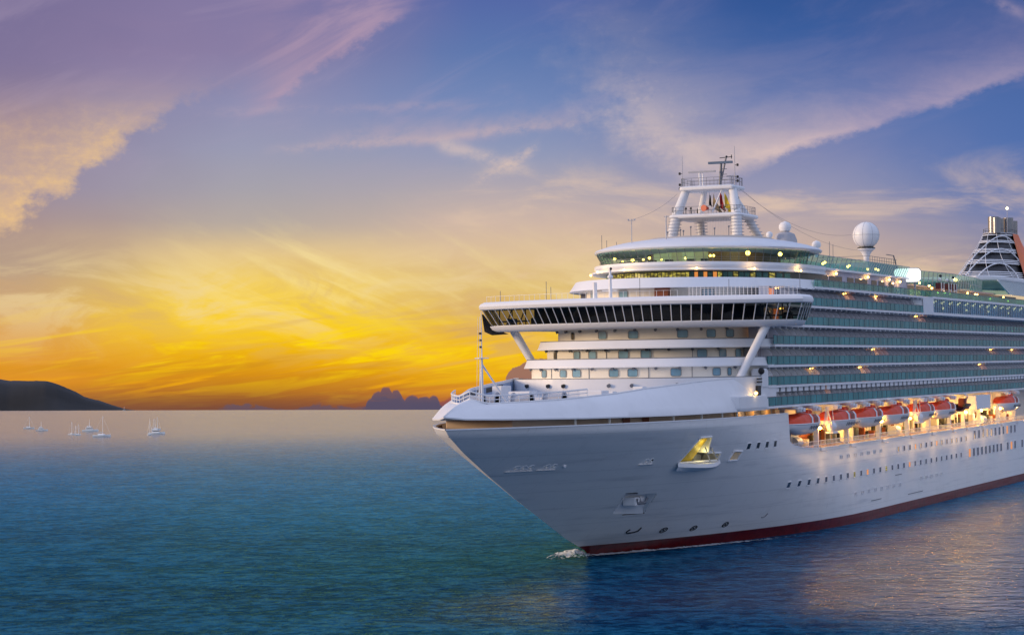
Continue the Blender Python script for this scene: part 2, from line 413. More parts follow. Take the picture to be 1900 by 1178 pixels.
# axes along and across the wave crests
wu = x*RGT.x + y*RGT.y; wv = x*FWD.x + y*FWD.y
dist = wv - (CX*FWD.x + CY*FWD.y)
swell = k.noise(k.vec(wu*.02, wv*.03, 0), 1, 3, .5)
chop = k.noise(k.vec(wu*.16, wv*.18, 0.3), 1, 4, .6, .5)
rip = k.noise(k.vec(wu*.62, wv*.52, 4.3), 1, 4, .65, .5)
hgt = swell*1.6 + chop*1.3 + rip*.7
bp = k.n('ShaderNodeBump'); bp.inputs['Strength'].default_value = 1.0
# calmer, shinier water to port, shaped so the ship's lamps glint gold
glint_zone = k.sm(y*-1.0 + (pat_ := k.noise(k.vec(x*.02, y*.02, 5.0), 1, 3, .6)*30.0), 14, 48)*k.sm(x, -98, -58)
k.put(bp.inputs['Distance'], k.sm(dist, 230, 900, 1.15, .16)*(1.0 - glint_zone*.74)); k.put(bp.inputs['Height'], hgt); nt.links.new(bp.outputs[0], p.inputs['Normal'])
pat = k.noise(k.vec(wu*.008, wv*.012, 2.0), 1, 4, .6)
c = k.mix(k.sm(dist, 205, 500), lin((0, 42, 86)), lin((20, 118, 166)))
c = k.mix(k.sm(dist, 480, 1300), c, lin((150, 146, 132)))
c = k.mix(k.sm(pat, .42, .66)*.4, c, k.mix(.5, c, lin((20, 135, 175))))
c = k.mix(k.sm(chop*.4 + rip*.6, .42, .60), k.mix(.42, c, (0, 0.006, 0.014)), k.mix(.22, c, lin((70, 150, 185))))  # ripple contrast put into the colour: darkened troughs, lightened crests
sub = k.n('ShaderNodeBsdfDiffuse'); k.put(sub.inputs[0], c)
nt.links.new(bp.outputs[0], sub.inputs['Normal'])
gl_ = k.n('ShaderNodeBsdfGlossy'); k.put(gl_.inputs['Roughness'], k.sm(dist, 230, 800, .035, .16)); k.put(gl_.inputs[0], k.mix(glint_zone, k.mix(k.sm(dist, 230, 1000), (.14, .50, .80), (.95, .90, .80)), (.92, .95, 1.0))); nt.links.new(bp.outputs[0], gl_.inputs['Normal'])
f0 = k.n('ShaderNodeFresnel'); f0.inputs[0].default_value = 1.33
f1 = k.n('ShaderNodeFresnel'); f1.inputs[0].default_value = 1.33; nt.links.new(bp.outputs[0], f1.inputs['Normal'])
ff = X(k, f0.outputs[0])*.3 + X(k, f1.outputs[0])*.7
wx = k.sm(ff, .26, .84, 0.0, 1.0, 'LINEAR')
wgt = k.m('POWER', wx, 2.6)*.90 + .015
wgt = wgt + glint_zone*(k.m('POWER', X(k, f1.outputs[0]), 1.8)*1.15 - wgt)
mxs = k.n('ShaderNodeMixShader'); k.put(mxs.inputs[0], wgt); nt.links.new(sub.outputs[0], mxs.inputs[1]); nt.links.new(gl_.outputs[0], mxs.inputs[2])
nt.links.new(mxs.outputs[0], nt.nodes['Material Output'].inputs[0])
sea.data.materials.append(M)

# ------------------------------------------------------------------ hill on the left horizon
def hill():
    HM = mat('hill_rock', (26, 24, 22), .9, var=.4, vs=.006)
    D = 3000.0; prof = [(-260, 688), (-120, 684), (-40, 696), (0, 700), (12, 702), (30, 706), (60, 706), (95, 706), (118, 712), (145, 724), (168, 737), (190, 742), (210, 749), (235, 757), (262, 762), (290, 766)]
    rows = []
    for dd, f in ((0, 0), (60, .55), (140, .85), (240, 1), (420, .7), (700, 0)):
        row = []
        for i in range(111):
            px_ = -260 + i*5; yy = 0
            for (a, b), (c_, d_) in zip(prof[:-1], prof[1:]):
                if a <= px_ <= c_: yy = b + (d_-b)*(px_-a)/(c_-a)
            a_ = (px_-950)/4129.0; slope = (678.8-yy)/4129.0 - a_*RHO
            top = CZ + slope*(D+240); base = CZ + ((678.8-775)/4129.0 - a_*RHO)*(D+240)
            d = FWD*math.cos(a_) + RGT*math.sin(a_)
            zz = base + max(0, top-base)*f + (random.random()-.5)*.8*f
            q = Vector((CX, CY, 0)) + d*(D+dd)/math.cos(a_); row.append((q.x, -q.y, zz))
        rows.append(row)
    o = MB().strip(rows).build('hills', HM, None, True); tag(o, 'low dark headland on the horizon at the left', kind='structure')
hill()

# ------------------------------------------------------------------ hull shape
def lerp(x, xs, ys):
    if x <= xs[0]: return ys[0]
    for a, b, c_, d_ in zip(xs[:-1], xs[1:], ys[:-1], ys[1:]):
        if x <= b: return c_ + (d_-c_)*(x-a)/(b-a)
    return ys[-1]
ZS = [-3, 0, .9, 2.8, 6.1, 9.2, 12.3, 15.2, 17.2, 18, 18.4]
SE = [-9, -13.3, -15, -21, -29.5, -37.4, -44.8, -51.2, -54.9, -55.7, -55.8]
def hb(s, z):
    zz = max(z, -2); se = lerp(zz, ZS, SE); kk = min(1, max(0, zz/16.9))
    s1 = 62 - 56*kk**1.25; q = 1 - .06*kk; pw = 2 + .32*kk
    if s <= se: return 0.0
    u = max(0, (s1-s)/(s1-se)); b = 18*(1-u**pw)**q
    if s > 250: b *= 1 - .12*((s-250)/40)**2
    return b
def inpoly(s, z, P):
    c_ = False
    for (a, b), (c2, d2) in zip(P, P[1:]+P[:1]):
        if (b > z) != (d2 > z) and s < (c2-a)*(z-b)/(d2-b)+a: c_ = not c_
    return c_
NICHE = [(-14.9, 12.35), (-13.9, 15.6), (-11.0, 15.6), (-9.7, 13.5), (-6.0, 13.3), (-5.8, 12.35)]
NICHE2 = [(-2.8, 12.1), (-2.4, 13.4), (0.1, 13.3), (-.2, 12.1)]
POCKET = [(-17.9, 5.8), (-19.5, 8.6), (-13.5, 8.4), (-12.1, 5.6)]
EL = 'cruise_ship'
ship = empty(EL, (60, 0, 0), 'huge white cruise ship with teal glass balconies under way, bow to the left', 'cruise ship')
ship.location = (0, 0, 0)
def curve(s): return lerp(s, [17.2, 17.9, 19.2, 24, 33], [17.9, 13.9, 13.3, 12.75, 12.4])
zs = [-3, -1, -.3] + [i*.31 for i in range(0, 58)]; zs = [z_ for z_ in zs if z_ < 17.85] + [17.9]
us = [i/170 for i in range(171)]
mb = MB()
for sd_ in (1, -1):
    rows = []
    for z_ in zs:
        se = lerp(max(z_, -2), ZS, SE); row = []
        for u in us:
            s = se + (17.2-se)*u**1.15; row.append((s, sd_*hb(s, z_), z_))
        for s in (17.5, 17.9, 18.5, 19.2, 20.5, 22, 24, 27, 30, 33, 38, 44, 50, 58, 66, 80, 110, 150, 200, 250, 265, 280, 290):
            zc = min(z_, curve(s)); row.append((s, sd_*hb(s, zc), zc))
        rows.append(row)
    n = len(rows[0]); vs = [q for r in rows for q in r]; fs = []
    for a in range(len(rows)-1):
        for b in range(n-1):
            q = [a*n+b, a*n+b+1, (a+1)*n+b+1, (a+1)*n+b]
            cs = sum(vs[i][0] for i in q)/4; cz = sum(vs[i][2] for i in q)/4
            if sd_ == 1 and (inpoly(cs, cz, NICHE) or inpoly(cs, cz, NICHE2) or inpoly(cs, cz, POCKET)): continue
            if abs(vs[q[3]][2]-vs[q[0]][2]) < 1e-5 and abs(vs[q[2]][2]-vs[q[1]][2]) < 1e-5: continue
            fs.append(tuple(q))
    mb.add(vs, fs)
mb.poly([(290, t, z_) for t, z_ in ((-15.8, -3), (15.8, -3), (15.8, 12.4), (-15.8, 12.4))])
hull = mb.build('hull', HULL, ship, True)
# rails / caps along the hull edge
cap = MB()
for sd_ in (1, -1):
    rows = []
    for i in range(90):
        s = -55.6 + i*(17.2+55.6)/89; b = hb(s, 17.9)
        rows.append([(s-.05, sd_*(b+.06), 17.86), (s-.05, sd_*(b+.06), 18.0), (s+.1, sd_*max(0, b-.3), 18.0), (s+.1, sd_*max(0, b-.3), 17.86)])
    cap.strip(rows, True)
    rows = [[(s, sd_*(hb(s, 12)+.08), curve(s)-.05), (s, sd_*(hb(s, 12)+.08), curve(s)+.1), (s, sd_*(hb(s, 12)-.3), curve(s)+.1), (s, sd_*(hb(s, 12)-.3), curve(s)-.05)] for s in [17.3, 17.6, 17.9, 18.5, 19.2, 21, 24, 28, 33, 60, 120, 200, 288]]
    cap.strip(rows, True)
cap.build('gunwale', WHITE2, ship)
# niches: lining, back plate, lip
def niche(P, depth, mats, name):
    n_ = MB(); rows = []
    N = len(P)
    for i in range(N+1):
        s, z_ = P[i % N]; b = hb(s, z_); rows.append([(s, b+.12, z_), (s, b-depth, z_)])
    n_.strip(rows)
    n_.mat(1).poly([(s, hb(s, z_)-depth, z_) for s, z_ in P])
    o = n_.build(name, mats, hull)
    f = MB(); pts = [(s, hb(s, z_)+.06, z_) for s, z_ in P]
    f.path(pts+pts[:1], .13, 6); f.build('niche_rim', WHITE2, o) if False else f.build('niche_rim', WHITE2, hull)
    return o
niche(NICHE, 2.2, [LGREY, GREY], 'lit_niche')
niche(NICHE2, 1.4, [CREAM, CREAM], 'small_niche')
# pocket: sloping plate
pk = MB(); bt = [(s, hb(s, z_)) for s, z_ in POCKET]
A0, A1, A2, A3 = [(s, hb(s, z_)-(0.02 if z_ < 7 else 1.5), z_) for s, z_ in POCKET]
pk.poly([A0, A1, A2, A3]); H = [(s, hb(s, z_)+.02, z_) for s, z_ in POCKET]
pk.poly([H[1], H[2], A2, A1]); pk.poly([H[0], H[1], A1]); pk.poly([H[2], H[3], A2])
pk.build('anchor_pocket', WHITE, hull)
an = MB(); an.box(-17.3, -14.0, 6.4, 8.2, 6.9, 8.0)
an.build('anchor_box', WHITE, hull, bevel=.12)
an = MB(); an.tube((-15.6, 8.0, 7.9), (-15.6, 8.25, 7.1), .22); an.tube((-16.6, 8.1, 7.2), (-14.7, 8.5, 7.2), .2); an.tube((-16.6, 8.1, 7.2), (-16.9, 8.3, 7.8), .16); an.tube((-14.7, 8.5, 7.2), (-14.3, 8.7, 7.8), .16)
an.build('anchor', GREY, hull)
# mooring platform lip, flap and struts
lp = MB(); rows = []
for i in range(15):
    u = i/14; s = -15.0 + u*9.8; o_ = math.sin(PI*min(1, u*1.02))*1.3 + .15
    z0 = 12.35 - .28*math.sin(PI*u); b = hb(s, 12.3)
    rows.append([(s, b-.2, z0), (s, b+o_, z0), (s, b+o_+.05, z0-.5), (s, b-.1, z0-1.0)])
lp.strip(rows); lp.build('mooring_platform', WHITE2, hull, True)
fl = MB(); fl.strip([[(-14.7, hb(-14.7, 12.5)-.3, 12.5), (-11.3, hb(-11.3, 12.5)-.5, 12.5)], [(-13.7, hb(-13.7, 15.5)-.1, 15.5), (-11.2, hb(-11.2, 15.5)-.25, 15.5)]]);
fl.build('platform_flap', BRASSY, hull)
st = MB(); st.tube((-11.4, 15.7, 14.3), (-9.6, 15.7, 12.4), .1); st.build('platform_strut', LGREY, hull)
st = MB(); st.tube((-9.8, 15.9, 14.3), (-7.3, 16.0, 12.4), .1); st.build('platform_strut', LGREY, hull)
st = MB(); st.box(-9.2, -6.6, 13.0, 13.4, 12.4, 13.2); st.build('winch_box', LGREY, hull)
def plight(loc, e, c=(1, .72, .34), r=.25):
    l = bpy.data.lights.new('lamp_light', 'POINT'); l.energy = e; l.color = c; l.shadow_soft_size = r
    o = bpy.data.objects.new('lamp_light', l); o.location = V(*loc); COL.objects.link(o); o.parent = ship
    return o
plight((-10.2, 15.2, 13.3), 70, (1, .8, .25), .2); plight((-12.2, 15.9, 14.6), 26, (1, .8, .25), .2); plight((-1.2, 15.0, 12.9), 9, (1, .7, .3), .1)
# small mooring ports
for s0, n_ in ((-42.0, 3), (-37.9, 2), (-21.9, 2)):
    q = MB()
    for j in range(n_):
        s = s0 + j*.95; b = hb(s, 12.85)
        rr = [(s+.38*math.cos(a), hb(s+.38*math.cos(a), 12.85+.3*math.sin(a))+.05, 12.9+.3*math.sin(a)) for a in [i*PI/5 for i in range(10)]]
        q.mat(1).poly(rr); q.mat(0).path(rr+rr[:1], .07, 5)
        q.mat(2).box(s-.15, s+.15, b-.1, b+.1, 12.75, 13.0)
    q.mat(0).strip([[(s0-.9, hb(s0-.9, 12.4)-.1, 12.5), (s0+n_*.95, hb(s0+n_*.95, 12.4)-.1, 12.5)], [(s0-.9, hb(s0-.9, 12.4)+.45, 12.45), (s0+n_*.95-.4, hb(s0+n_*.95-.4, 12.4)+.45, 12.45)], [(s0-.9, hb(s0-.9, 12.2)-.05, 12.3), (s0+n_*.95, hb(s0+n_*.95, 12.2)-.05, 12.3)]])
    q.build('mooring_port', [WHITE2, DARK, CREAM], hull)
q = MB(); q.ball((-35.3, hb(-35.3, 12.9), 12.9), .42, 10, (1, .4, .7)); q.build('hull_light_fitting', WHITE2, hull)
# painted marks near the waterline: bulb symbol and thruster crosses
def hpt(s, z_, o_=.05): return (s, hb(s, z_)+o_, z_)
q = MB(); q.path([hpt(-9.6, 3.55), hpt(-9.6, 3.1), hpt(-10.3, 2.95), hpt(-11.3, 2.9), hpt(-11.7, 3.15), hpt(-11.4, 3.4)], .11, 5); q.build('bulb_symbol', DARK, hull)
for s, z_ in ((-4.5, 2.86), (1.7, 2.7), (8.6, 2.75)):
    q = MB(); rr = [hpt(s+.6*math.cos(a), z_+.34*math.sin(a)) for a in [i*PI/8 for i in range(17)]]
    q.path(rr, .06, 5); q.path([hpt(s-.4, z_-.22), hpt(s+.4, z_+.22)], .07, 5); q.path([hpt(s-.4, z_+.22), hpt(s+.4, z_-.22)], .07, 5)
    q.build('thruster_symbol', DARK, hull)
q = MB(); q.path([hpt(17.0, 3.2), hpt(17.8, 3.3), hpt(18.1, 3.7)], .08, 5); q.build('draft_mark', GREY, hull)

# hull windows (each one a sub-part)
def hwin(s, z_, w, h, m_=HWIN, name='window'):
    q = MB(); b0, b1 = hb(s-w/2, z_), hb(s+w/2, z_)
    def P(a, c_, o_): 
        ss = s+a*w/2; zz = z_+c_*h/2; return (ss, hb(ss, zz)+o_, zz)
    q.strip([[P(-1, 1, .03), P(1, 1, .03)], [P(-1, -1, .03), P(1, -1, .03)]])
    q.mat(1)
    for a, b in (((-1, -1), (1, -1)), ((1, -1), (1, 1)), ((1, 1), (-1, 1)), ((-1, 1), (-1, -1))):
        q.tube(P(a[0]*1.08, a[1]*1.06, .04), P(b[0]*1.08, b[1]*1.06, .04), .07, 4)
    return q.build(name, [m_, WHITE2], hull)
s = 20.4; i = 0
while s < 125:
    hwin(s, 7.65, 1.15, .85, LITO if i in (10, 17) else (LITW if i in (8, 13) else HWIN)); s += 3.75; i += 1
for s in [128.6+3.4*j for j in range(9)] + [162, 165.5, 169, 176, 180]: hwin(s, 7.75, 1.7, 1.5, LITO if int(s) in (128, 165) else HWIN)
for j in range(14): hwin(77+j*3.75, 10.5, 1.1, .85, LITO if j in (3, 7) else HWIN)
for j in range(11): hwin(132.9+j*3.6, 11.0, 1.6, 1.5, LITO if j in (8,) else HWIN)
for s in (1.6, 4.8, 8.0, 11.2): hwin(s, 13.87, 1.15, .85, DKGL)
for s0, z_, n_, dd in ((43.4, 10.65, 7, 3.8), (51, 4.65, 8, 3.8), (92, 4.95, 5, 3.6)):
    for j in range(n_):
        for e in (-.45, .45): hwin(s0+j*dd+e, z_, .35, .5, DKGL, 'porthole')
# plate outlines low on the hull
for s0, s1, z_ in ((60, 66, 3.0), (83, 93, 2.7), (75, 79, 6.3)):
    q = MB(); q.path([hpt(s0, z_, .0), hpt(s1, z_, .0)], .08, 4); q.build('shell_door_seam', GREY, hull)

# ------------------------------------------------------------------ whaleback, foredeck
UX = [-49, -48.6, -48.0, -46.5, -39, -29, -23.5, -9, 0, 8.1]; UZ = [21.3, 21.0, 20.7, 20.75, 21.0, 21.55, 22.0, 22.75, 23.08, 23.13]
LX = [-56.1, -53.7, -49.6, -38, -22, 8]; LZ = [19.4, 19.08, 18.95, 18.77, 18.7, 18.78]
def bt_(s):
    u = max(0, min(1, (6-s)/55)); b = 15*(1-u*u)**.66
    return b if s < -9 else b + (s+9)/17.1*(17.9-hbt8)
hbt8 = 15
def whale():
    mb = MB(); up = {}
    for sd_ in (1, -1):
        rows = []
        for i in range(101):
            u = (i/100)**1.35; sl = -56.1 + u*64.1; su = -49 + u*57.1
            bl = hb(sl, 18.1) + .1 if sl > -55.7 else 0.0; bu = bt_(su)
            zl = lerp(sl, LX, LZ); zu = lerp(su, UX, UZ)
            row = [(sl+.5, sd_*max(0, bl-.6), zl-.12), (sl, sd_*bl, zl-.1), (sl, sd_*bl, zl+.06)]
            for q in (.2, .4, .6, .8, 1.0):
                row.append((sl+(su-sl)*q, sd_*(bl+(bu-bl)*q), zl+(zu-zl)*q + .34*math.sin(PI*q)))
            rows.append(row)
            up.setdefault(sd_, []).append((su, sd_*bu, zu))
        mb.strip(rows)
    o = mb.build('whaleback', WHITE, ship, True)
    # underside of the whaleback (ceiling of the mooring deck)
    c_ = MB(); c_.strip([[(s, hb(s, 18)-.4, lerp(s, LX, LZ)-.1), (s, -hb(s, 18)+.4, lerp(s, LX, LZ)-.1)] for s in [-55+i*1.26 for i in range(51)]])
    c_.build('mooring_deck_ceiling', CREAM, ship)
    f_ = MB(); f_.strip([[(s, hb(s, 16.8)-.15, 16.8), (s, -hb(s, 16.8)+.15, 16.8)] for s in [-53.5+i*1.45 for i in range(50)]])
    f_.build('mooring_deck', GREY, ship)
    # bulwark inner face and deck
    w = MB()
    for sd_ in (1, -1):
        w.strip([[(s, t, z_-.02), (s+.12, t-sd_*.25, z_-.02), (s+.12, t-sd_*.25, 19.9)] for s, t, z_ in up[sd_]])
    w.build('bulwark_lining', mat('pale_blue_grey_paint', (150, 172, 204), .5, var=.1), ship)
    d_ = MB(); d_.strip([[(s, t-.2, 19.95), (s, -t+.2, 19.95)] for s, t, z_ in up[1]]); d_.build('foredeck', mat('deck_paint', (120, 146, 176), .6, var=.25), ship)
    # rim tube and pulpit rail at the nose
    r = MB()
    for sd_ in (1, -1): r.path([(s, t, z_+.05) for s, t, z_ in up[sd_][::3]], .09, 6)
    r.build('bulwark_rim', WHITE2, ship)
    r = MB()
    for sd_ in (1, -1):
        pts = [(s, t, z_) for s, t, z_ in up[sd_] if s < -33][::3]
        for hh in (.5, .95): r.path([(s, t, z_+hh*(1 if hh > .6 else 1)) for s, t, z_ in pts], .05 if hh < .9 else .09, 5)
        for s, t, z_ in pts: r.tube((s, t, z_), (s, t, z_+.95), .05, 5)
    r.build('pulpit_rail', WHITE2, ship)
    return up
up = whale()
# brown inner boarding of the mooring deck at the nose, inner house
q = MB()
for sd_ in (1, -1):
    q.strip([[(s+.5, sd_*max(0, hb(s, 17.8)-.3), 17.86), (s+.5, sd_*max(0, hb(s, 17)-.35), 17.0)] for s in [-55.3+i*1.0 for i in range(22)]])
    for i in range(2, 20): q.tube((-54.8+i, sd_*(hb(-55.3+i, 17.8)-.4), 17.86), (-54.8+i, sd_*(hb(-55.3+i, 17)-.45), 17.0), .07, 4)
q.build('mooring_bulwark', mat('brown_primer', (92, 64, 54), .8, var=.2), ship)
q = MB(); pts = [(s, max(0.3, hb(s, 17.9)-1.7)) for s in [-46.5+i*1.6 for i in range(40)] if s < 17]
poly = pts ; full = poly + [(s, -b) for s, b in poly[::-1]]
q.prism(full, 16.82, 18.8); q.build('mooring_deck_house', mat('beige_house', (206, 182, 160), .6, var=.2), ship)
for s in (-29.8, -26.0): 
    q = MB(); b = hb(s, 17.9)-1.6; b2 = hb(s+1.5, 17.9)-1.6; q.strip([[(s, b+.03, 17.0), (s, b+.03, 18.6)], [(s+1.3, b2+.03, 17.0), (s+1.3, b2+.03, 18.6)]]); q.build('mooring_deck_door', WOOD, ship)
for s in (-39, -33.5, -21, -14, -8, -3):
    b = hb(s, 17.9)-.5; q = MB(); q.box(s, s+.25, b-.2, b, 16.8, 18.8); q.build('deck_pillar', CREAM, ship)
for s, w in ((-1.0, 1.4), (3.2, 3.6), (9.8, 4.4), (15.0, 1.2)):
    q = MB(); q.strip([[(s, 16.36, 17.0), (s, 16.36, 18.5)], [(s+w, 16.36, 17.0), (s+w, 16.36, 18.5)]]); q.build('lit_opening', mat('lamplit_amber', (214, 160, 90), .6), ship)  # amber patches put the lamplight into the wall colour
for s in (1.0, 6.4, 12.4): plight((s, 17.0, 18.3), 22, (1, .7, .34), .1)
# foredeck gear
for i, (s, t, w, l, hh, m_) in enumerate([(-40, 3.2, 1.2, 2.4, 1.2, 'w'), (-40, -3.2, 1.2, 2.4, 1.2, 'w'), (-33, 4.5, 1.4, 2.6, 1.3, 'w'), (-33, -4.5, 1.4, 2.6, 1.3, 'w')]):
    q = MB(); q.tube((s-w, t-l/2, 20.9), (s-w, t+l/2, 20.9), .75, 14); q.tube((s-w, t-l/2, 20.9), (s-w, t-l/2+.12, 20.9), 1.05, 16); q.tube((s-w, t+l/2-.12, 20.9), (s-w, t+l/2, 20.9), 1.05, 16); q.box(s-w-.9, s+.9, t-l/2-.2, t+l/2+.2, 19.9, 20.25); q.box(s, s+.8, t-.5, t+.5, 20.2, 21.3)
    q.build('mooring_winch', LGREY, ship)
for s, t in ((-45, 1.6), (-45, -1.6), (-37, 6), (-37, -6), (-28, 9), (-28, -9), (-20, 10.8), (-43, 2.6)):
    q = MB(); q.tube((s, t, 19.9), (s, t, 20.8), .25, 10); q.tube((s+.8, t, 19.9), (s+.8, t, 20.8), .25, 10); q.box(s-.4, s+1.2, t-.35, t+.35, 19.92, 20.05); q.build('bollard', WHITE2, ship)
for s, t, w, d_, hh in ((-24, 5, 2.4, 3, 1.9), (-24, -5, 2.4, 3, 1.9), (-18, 9, 1.6, 1.4, 2.3), (-30, 0, 3, 2.6, 1.3), (-21, -9.5, 3, 1.4, 2.6), (-16, 4, 1.4, 1.6, 1.7)):
    q = MB(); q.box(s, s+w, t-d_/2, t+d_/2, 19.95, 19.95+hh); q.build('deck_locker', WHITE2, ship, bevel=.06)
# screen wall along the far side with dark openings
for sd_ in (-1,):
    pts = [(s, t, z_) for s, t, z_ in up[sd_] if -33 < s < 2]
    q = MB(); q.strip([[(s, t, z_), (s, t, z_+.35*min(1, (s+33)/8)), (s, t+.2, z_+.35*min(1, (s+33)/8)), (s, t+.2, z_)] for s, t, z_ in pts], True); q.build('bulwark_screen', WHITE2, ship)
    for s0 in (-29, -25.5, -21.5, -17, -12.5):
        q = MB(); q.strip([[(s, sd_*bt_(s)+.28, lerp(s, UX, UZ)-.75), (s, sd_*bt_(s)+.28, lerp(s, UX, UZ)-.1)] for s in (s0, s0+1.5, s0+3.0)]); q.build('mooring_window', DARK, ship)

# foremast
fm = MB(); fm.tube((-45.6, 0, 20), (-45.6, 0, 26.2), .19, 10, .13); fm.tube((-45.6, 0, 26.2), (-45.6, 0, 31.6), .09, 8, .04)
fm.tube((-45.6, 0, 25.4), (-42.2, -2.2, 20), .12, 6); fm.tube((-45.6, 0, 25.4), (-42.2, 2.2, 20), .12, 6)
foremast = fm.build('foremast', WHITE2, ship, True)
q = MB(); q.tube((-45.6, -.9, 26.1), (-45.6, .9, 26.1), .06, 6); q.tube((-46.3, 0, 26.1), (-44.9, 0, 26.1), .06, 6); q.lathe((-45.6, 0, 26.05), [(0.02, 0), (.6, 0), (.6, .08), (0.02, .08)], 14); q.build('mast_platform', WHITE2, foremast)
for z_ in (27.3, 28.1, 28.9): q = MB(); q.box(-46.1, -45.85, -.12, .12, z_, z_+.25); q.tube((-46, 0, z_+.2), (-45.6, 0, z_+.2), .05, 5); q.build('navigation_light', DARK, foremast)
q = MB(); q.tube((-46.4, .0, 20.5), (-46.0, 0, 31.0), .03, 4); q.tube((-46.1, -.5, 21), (-45.9, -.3, 31.0), .02, 4); q.build('halyard', WHITE2, foremast)

# ------------------------------------------------------------------ rounded terraces
def outl(ss, L, B, n=2.2, N=64):
    r = []
    for i in range(N+1):
        ph = PI/2 - PI*i/N; c_, s_ = math.cos(ph), math.sin(ph)
        r.append((ss - L*abs(c_)**(2/n), B*math.copysign(abs(s_)**(2/n), s_)))
    return r
def close(o, sb): return [(sb, o[0][1])] + o + [(sb, o[-1][1])]
def at_t(ss, L, B, t, n=2.2, off=0.0):
    s = ss - L*max(0, 1-abs(t/B)**n)**(1/n); e = .01
    s2 = ss - L*max(0, 1-min(1, abs((t+e)/B))**n)**(1/n)
    tan = Vector((s2-s, e)).normalized(); nor = Vector((-tan.y, tan.x))
    if nor.x > 0: nor = -nor
    return Vector((s, t)) + nor*off, tan, nor
def project(s, t, z_):
    d = V(s, t, z_) - Vector(CAM); return d.dot(RGT)/d.dot(FWD)
def find_t(ss, L, B, z_, px_, n=2.2):
    """bearing -> place on the curved wall; used once to lay out window spacing in metres"""
    goal = (px_-950)/4129.4; best = None
    for i in range(801):
        t = -B + 2*B*i/800; (q, _, _) = at_t(ss, L, B, t, n); e = abs(project(q.x, t, z_)-goal)
        if best is None or e < best[0]: best = (e, t)
    return best[1]
def tier_window(parent, ss, L, B, t, z0, z1, w, m_=WIN, name='window', n=2.2):
    q, tan, nor = at_t(ss, L, B, t, n, .05); mb = MB()
    def P(a, z_, o_=0): c_ = q + tan*a*w/2 + nor*o_; return (c_.x, c_.y, z_)
    cr = .13
    ring = [P(-1, z0+cr), P(-1, z1-cr), P(-1+2*cr/w, z1), P(1-2*cr/w, z1), P(1, z1-cr), P(1, z0+cr), P(1-2*cr/w, z0), P(-1+2*cr/w, z0)]
    mb.poly(ring); mb.mat(1)
    ring2 = [P(-1.06, z0+cr, .04), P(-1.06, z1-cr, .04), P(-1+2*cr/w, z1+.04, .04), P(1-2*cr/w, z1+.04, .04), P(1.06, z1-cr, .04), P(1.06, z0+cr, .04), P(1-2*cr/w, z0-.04, .04), P(-1+2*cr/w, z0-.04, .04)]
    mb.path(ring2+ring2[:1], .035, 4)
    return mb.build(name, [m_, GREY], parent)
def terrace_wall(ss, L, B, z0, z1, sb=30, m_=CREAM):
    mb = MB().prism(close(outl(ss, L, B), sb), z0, z1); return mb.build('terrace_wall', m_, ship, True)
def bulwark(ss, L, B, z0, z1, flare=.55, sb=None, cut=None, th=.15):
    o = outl(ss, L, B); o2 = outl(ss+flare, L, B-flare*.6)
    mb = MB(); e0 = [(sb, B)]; e1 = [(sb, -B)]
    O = e0 + o + e1; O2 = [(sb, B-.02)] + o2 + [(sb, -B+flare*.6)]
    c_ = lambda q, d: Vector(q) - (Vector(q)-Vector((ss+8, 0))).normalized()*d
    mb.strip([[(*a, z0), (*b, z1), (*c_(b, th), z1), (*c_(a, th), z0)] for a, b in zip(O, O2)], True)
    mb.prism([tuple(c_(q, .02)) for q in O], z0+.02, z0+.18)
    r = mb.build('terrace_bulwark', WHITE2, ship, True)
    g_ = MB(); g_.path([(*a, z1+.06) for a in O2[1:-1]], .055, 5); g_.build('handrail', GREY, r)
    return r
base0 = terrace_wall(6, 15, 17.95, 19.9, 23.15, 12, WHITE2)
w1 = terrace_wall(9, 13, 16.6, 23.1, 24.9)
bulwark(6, 15, 17.95, 23.0, 23.22, .02, 8.2)
bulwark(10.3, 15.5, 18.0, 24.72, 25.88, .5, 11)
w2 = terrace_wall(15, 14, 16.6, 25.7, 27.5)
bulwark(15.3, 16, 18.0, 27.28, 28.42, .5, 15.6)
w3 = terrace_wall(19.5, 15, 16.6, 28.2, 30.6)
for px_, w in ((1010, 1.1), (1045, 1.1), (1070, 1.3), (1139, 1.3), (1174, 1.3), (1254, 1.35), (1329, 1.1), (1353, .6)):
    tier_window(w1, 9, 13, 16.6, find_t(9, 13, 16.6, 24, px_), 23.5, 24.45, w)
for px_, w, m_ in ((1031, .8, DKGL), (1071, 1.1, WIN), (1100, 1.2, WIN), (1157, 1.4, WIN), (1199, 1.4, WIN), (1303, 1.3, WIN), (1341, 1.0, WIN), (1370, .9, WIN), (1394, .9, WIN), (1411, .6, DKGL)):
    tier_window(w2, 15, 14, 16.6, find_t(15, 14, 16.6, 26.8, px_), 26.0, 27.0, w, m_)
for px_, w, m_ in ((1064, .7, DKGL), (1119, 1.3, WIN), (1176, 1.4, WIN), (1267, 1.4, WIN), (1320, 1.2, WIN), (1355, 1.1, WIN), (1394, .8, LITO), (1408, 1.0, WIN)):
    tier_window(w3, 19.5, 15, 16.6, find_t(19.5, 15, 16.6, 29.3, px_), 28.75, 29.75, w, m_)
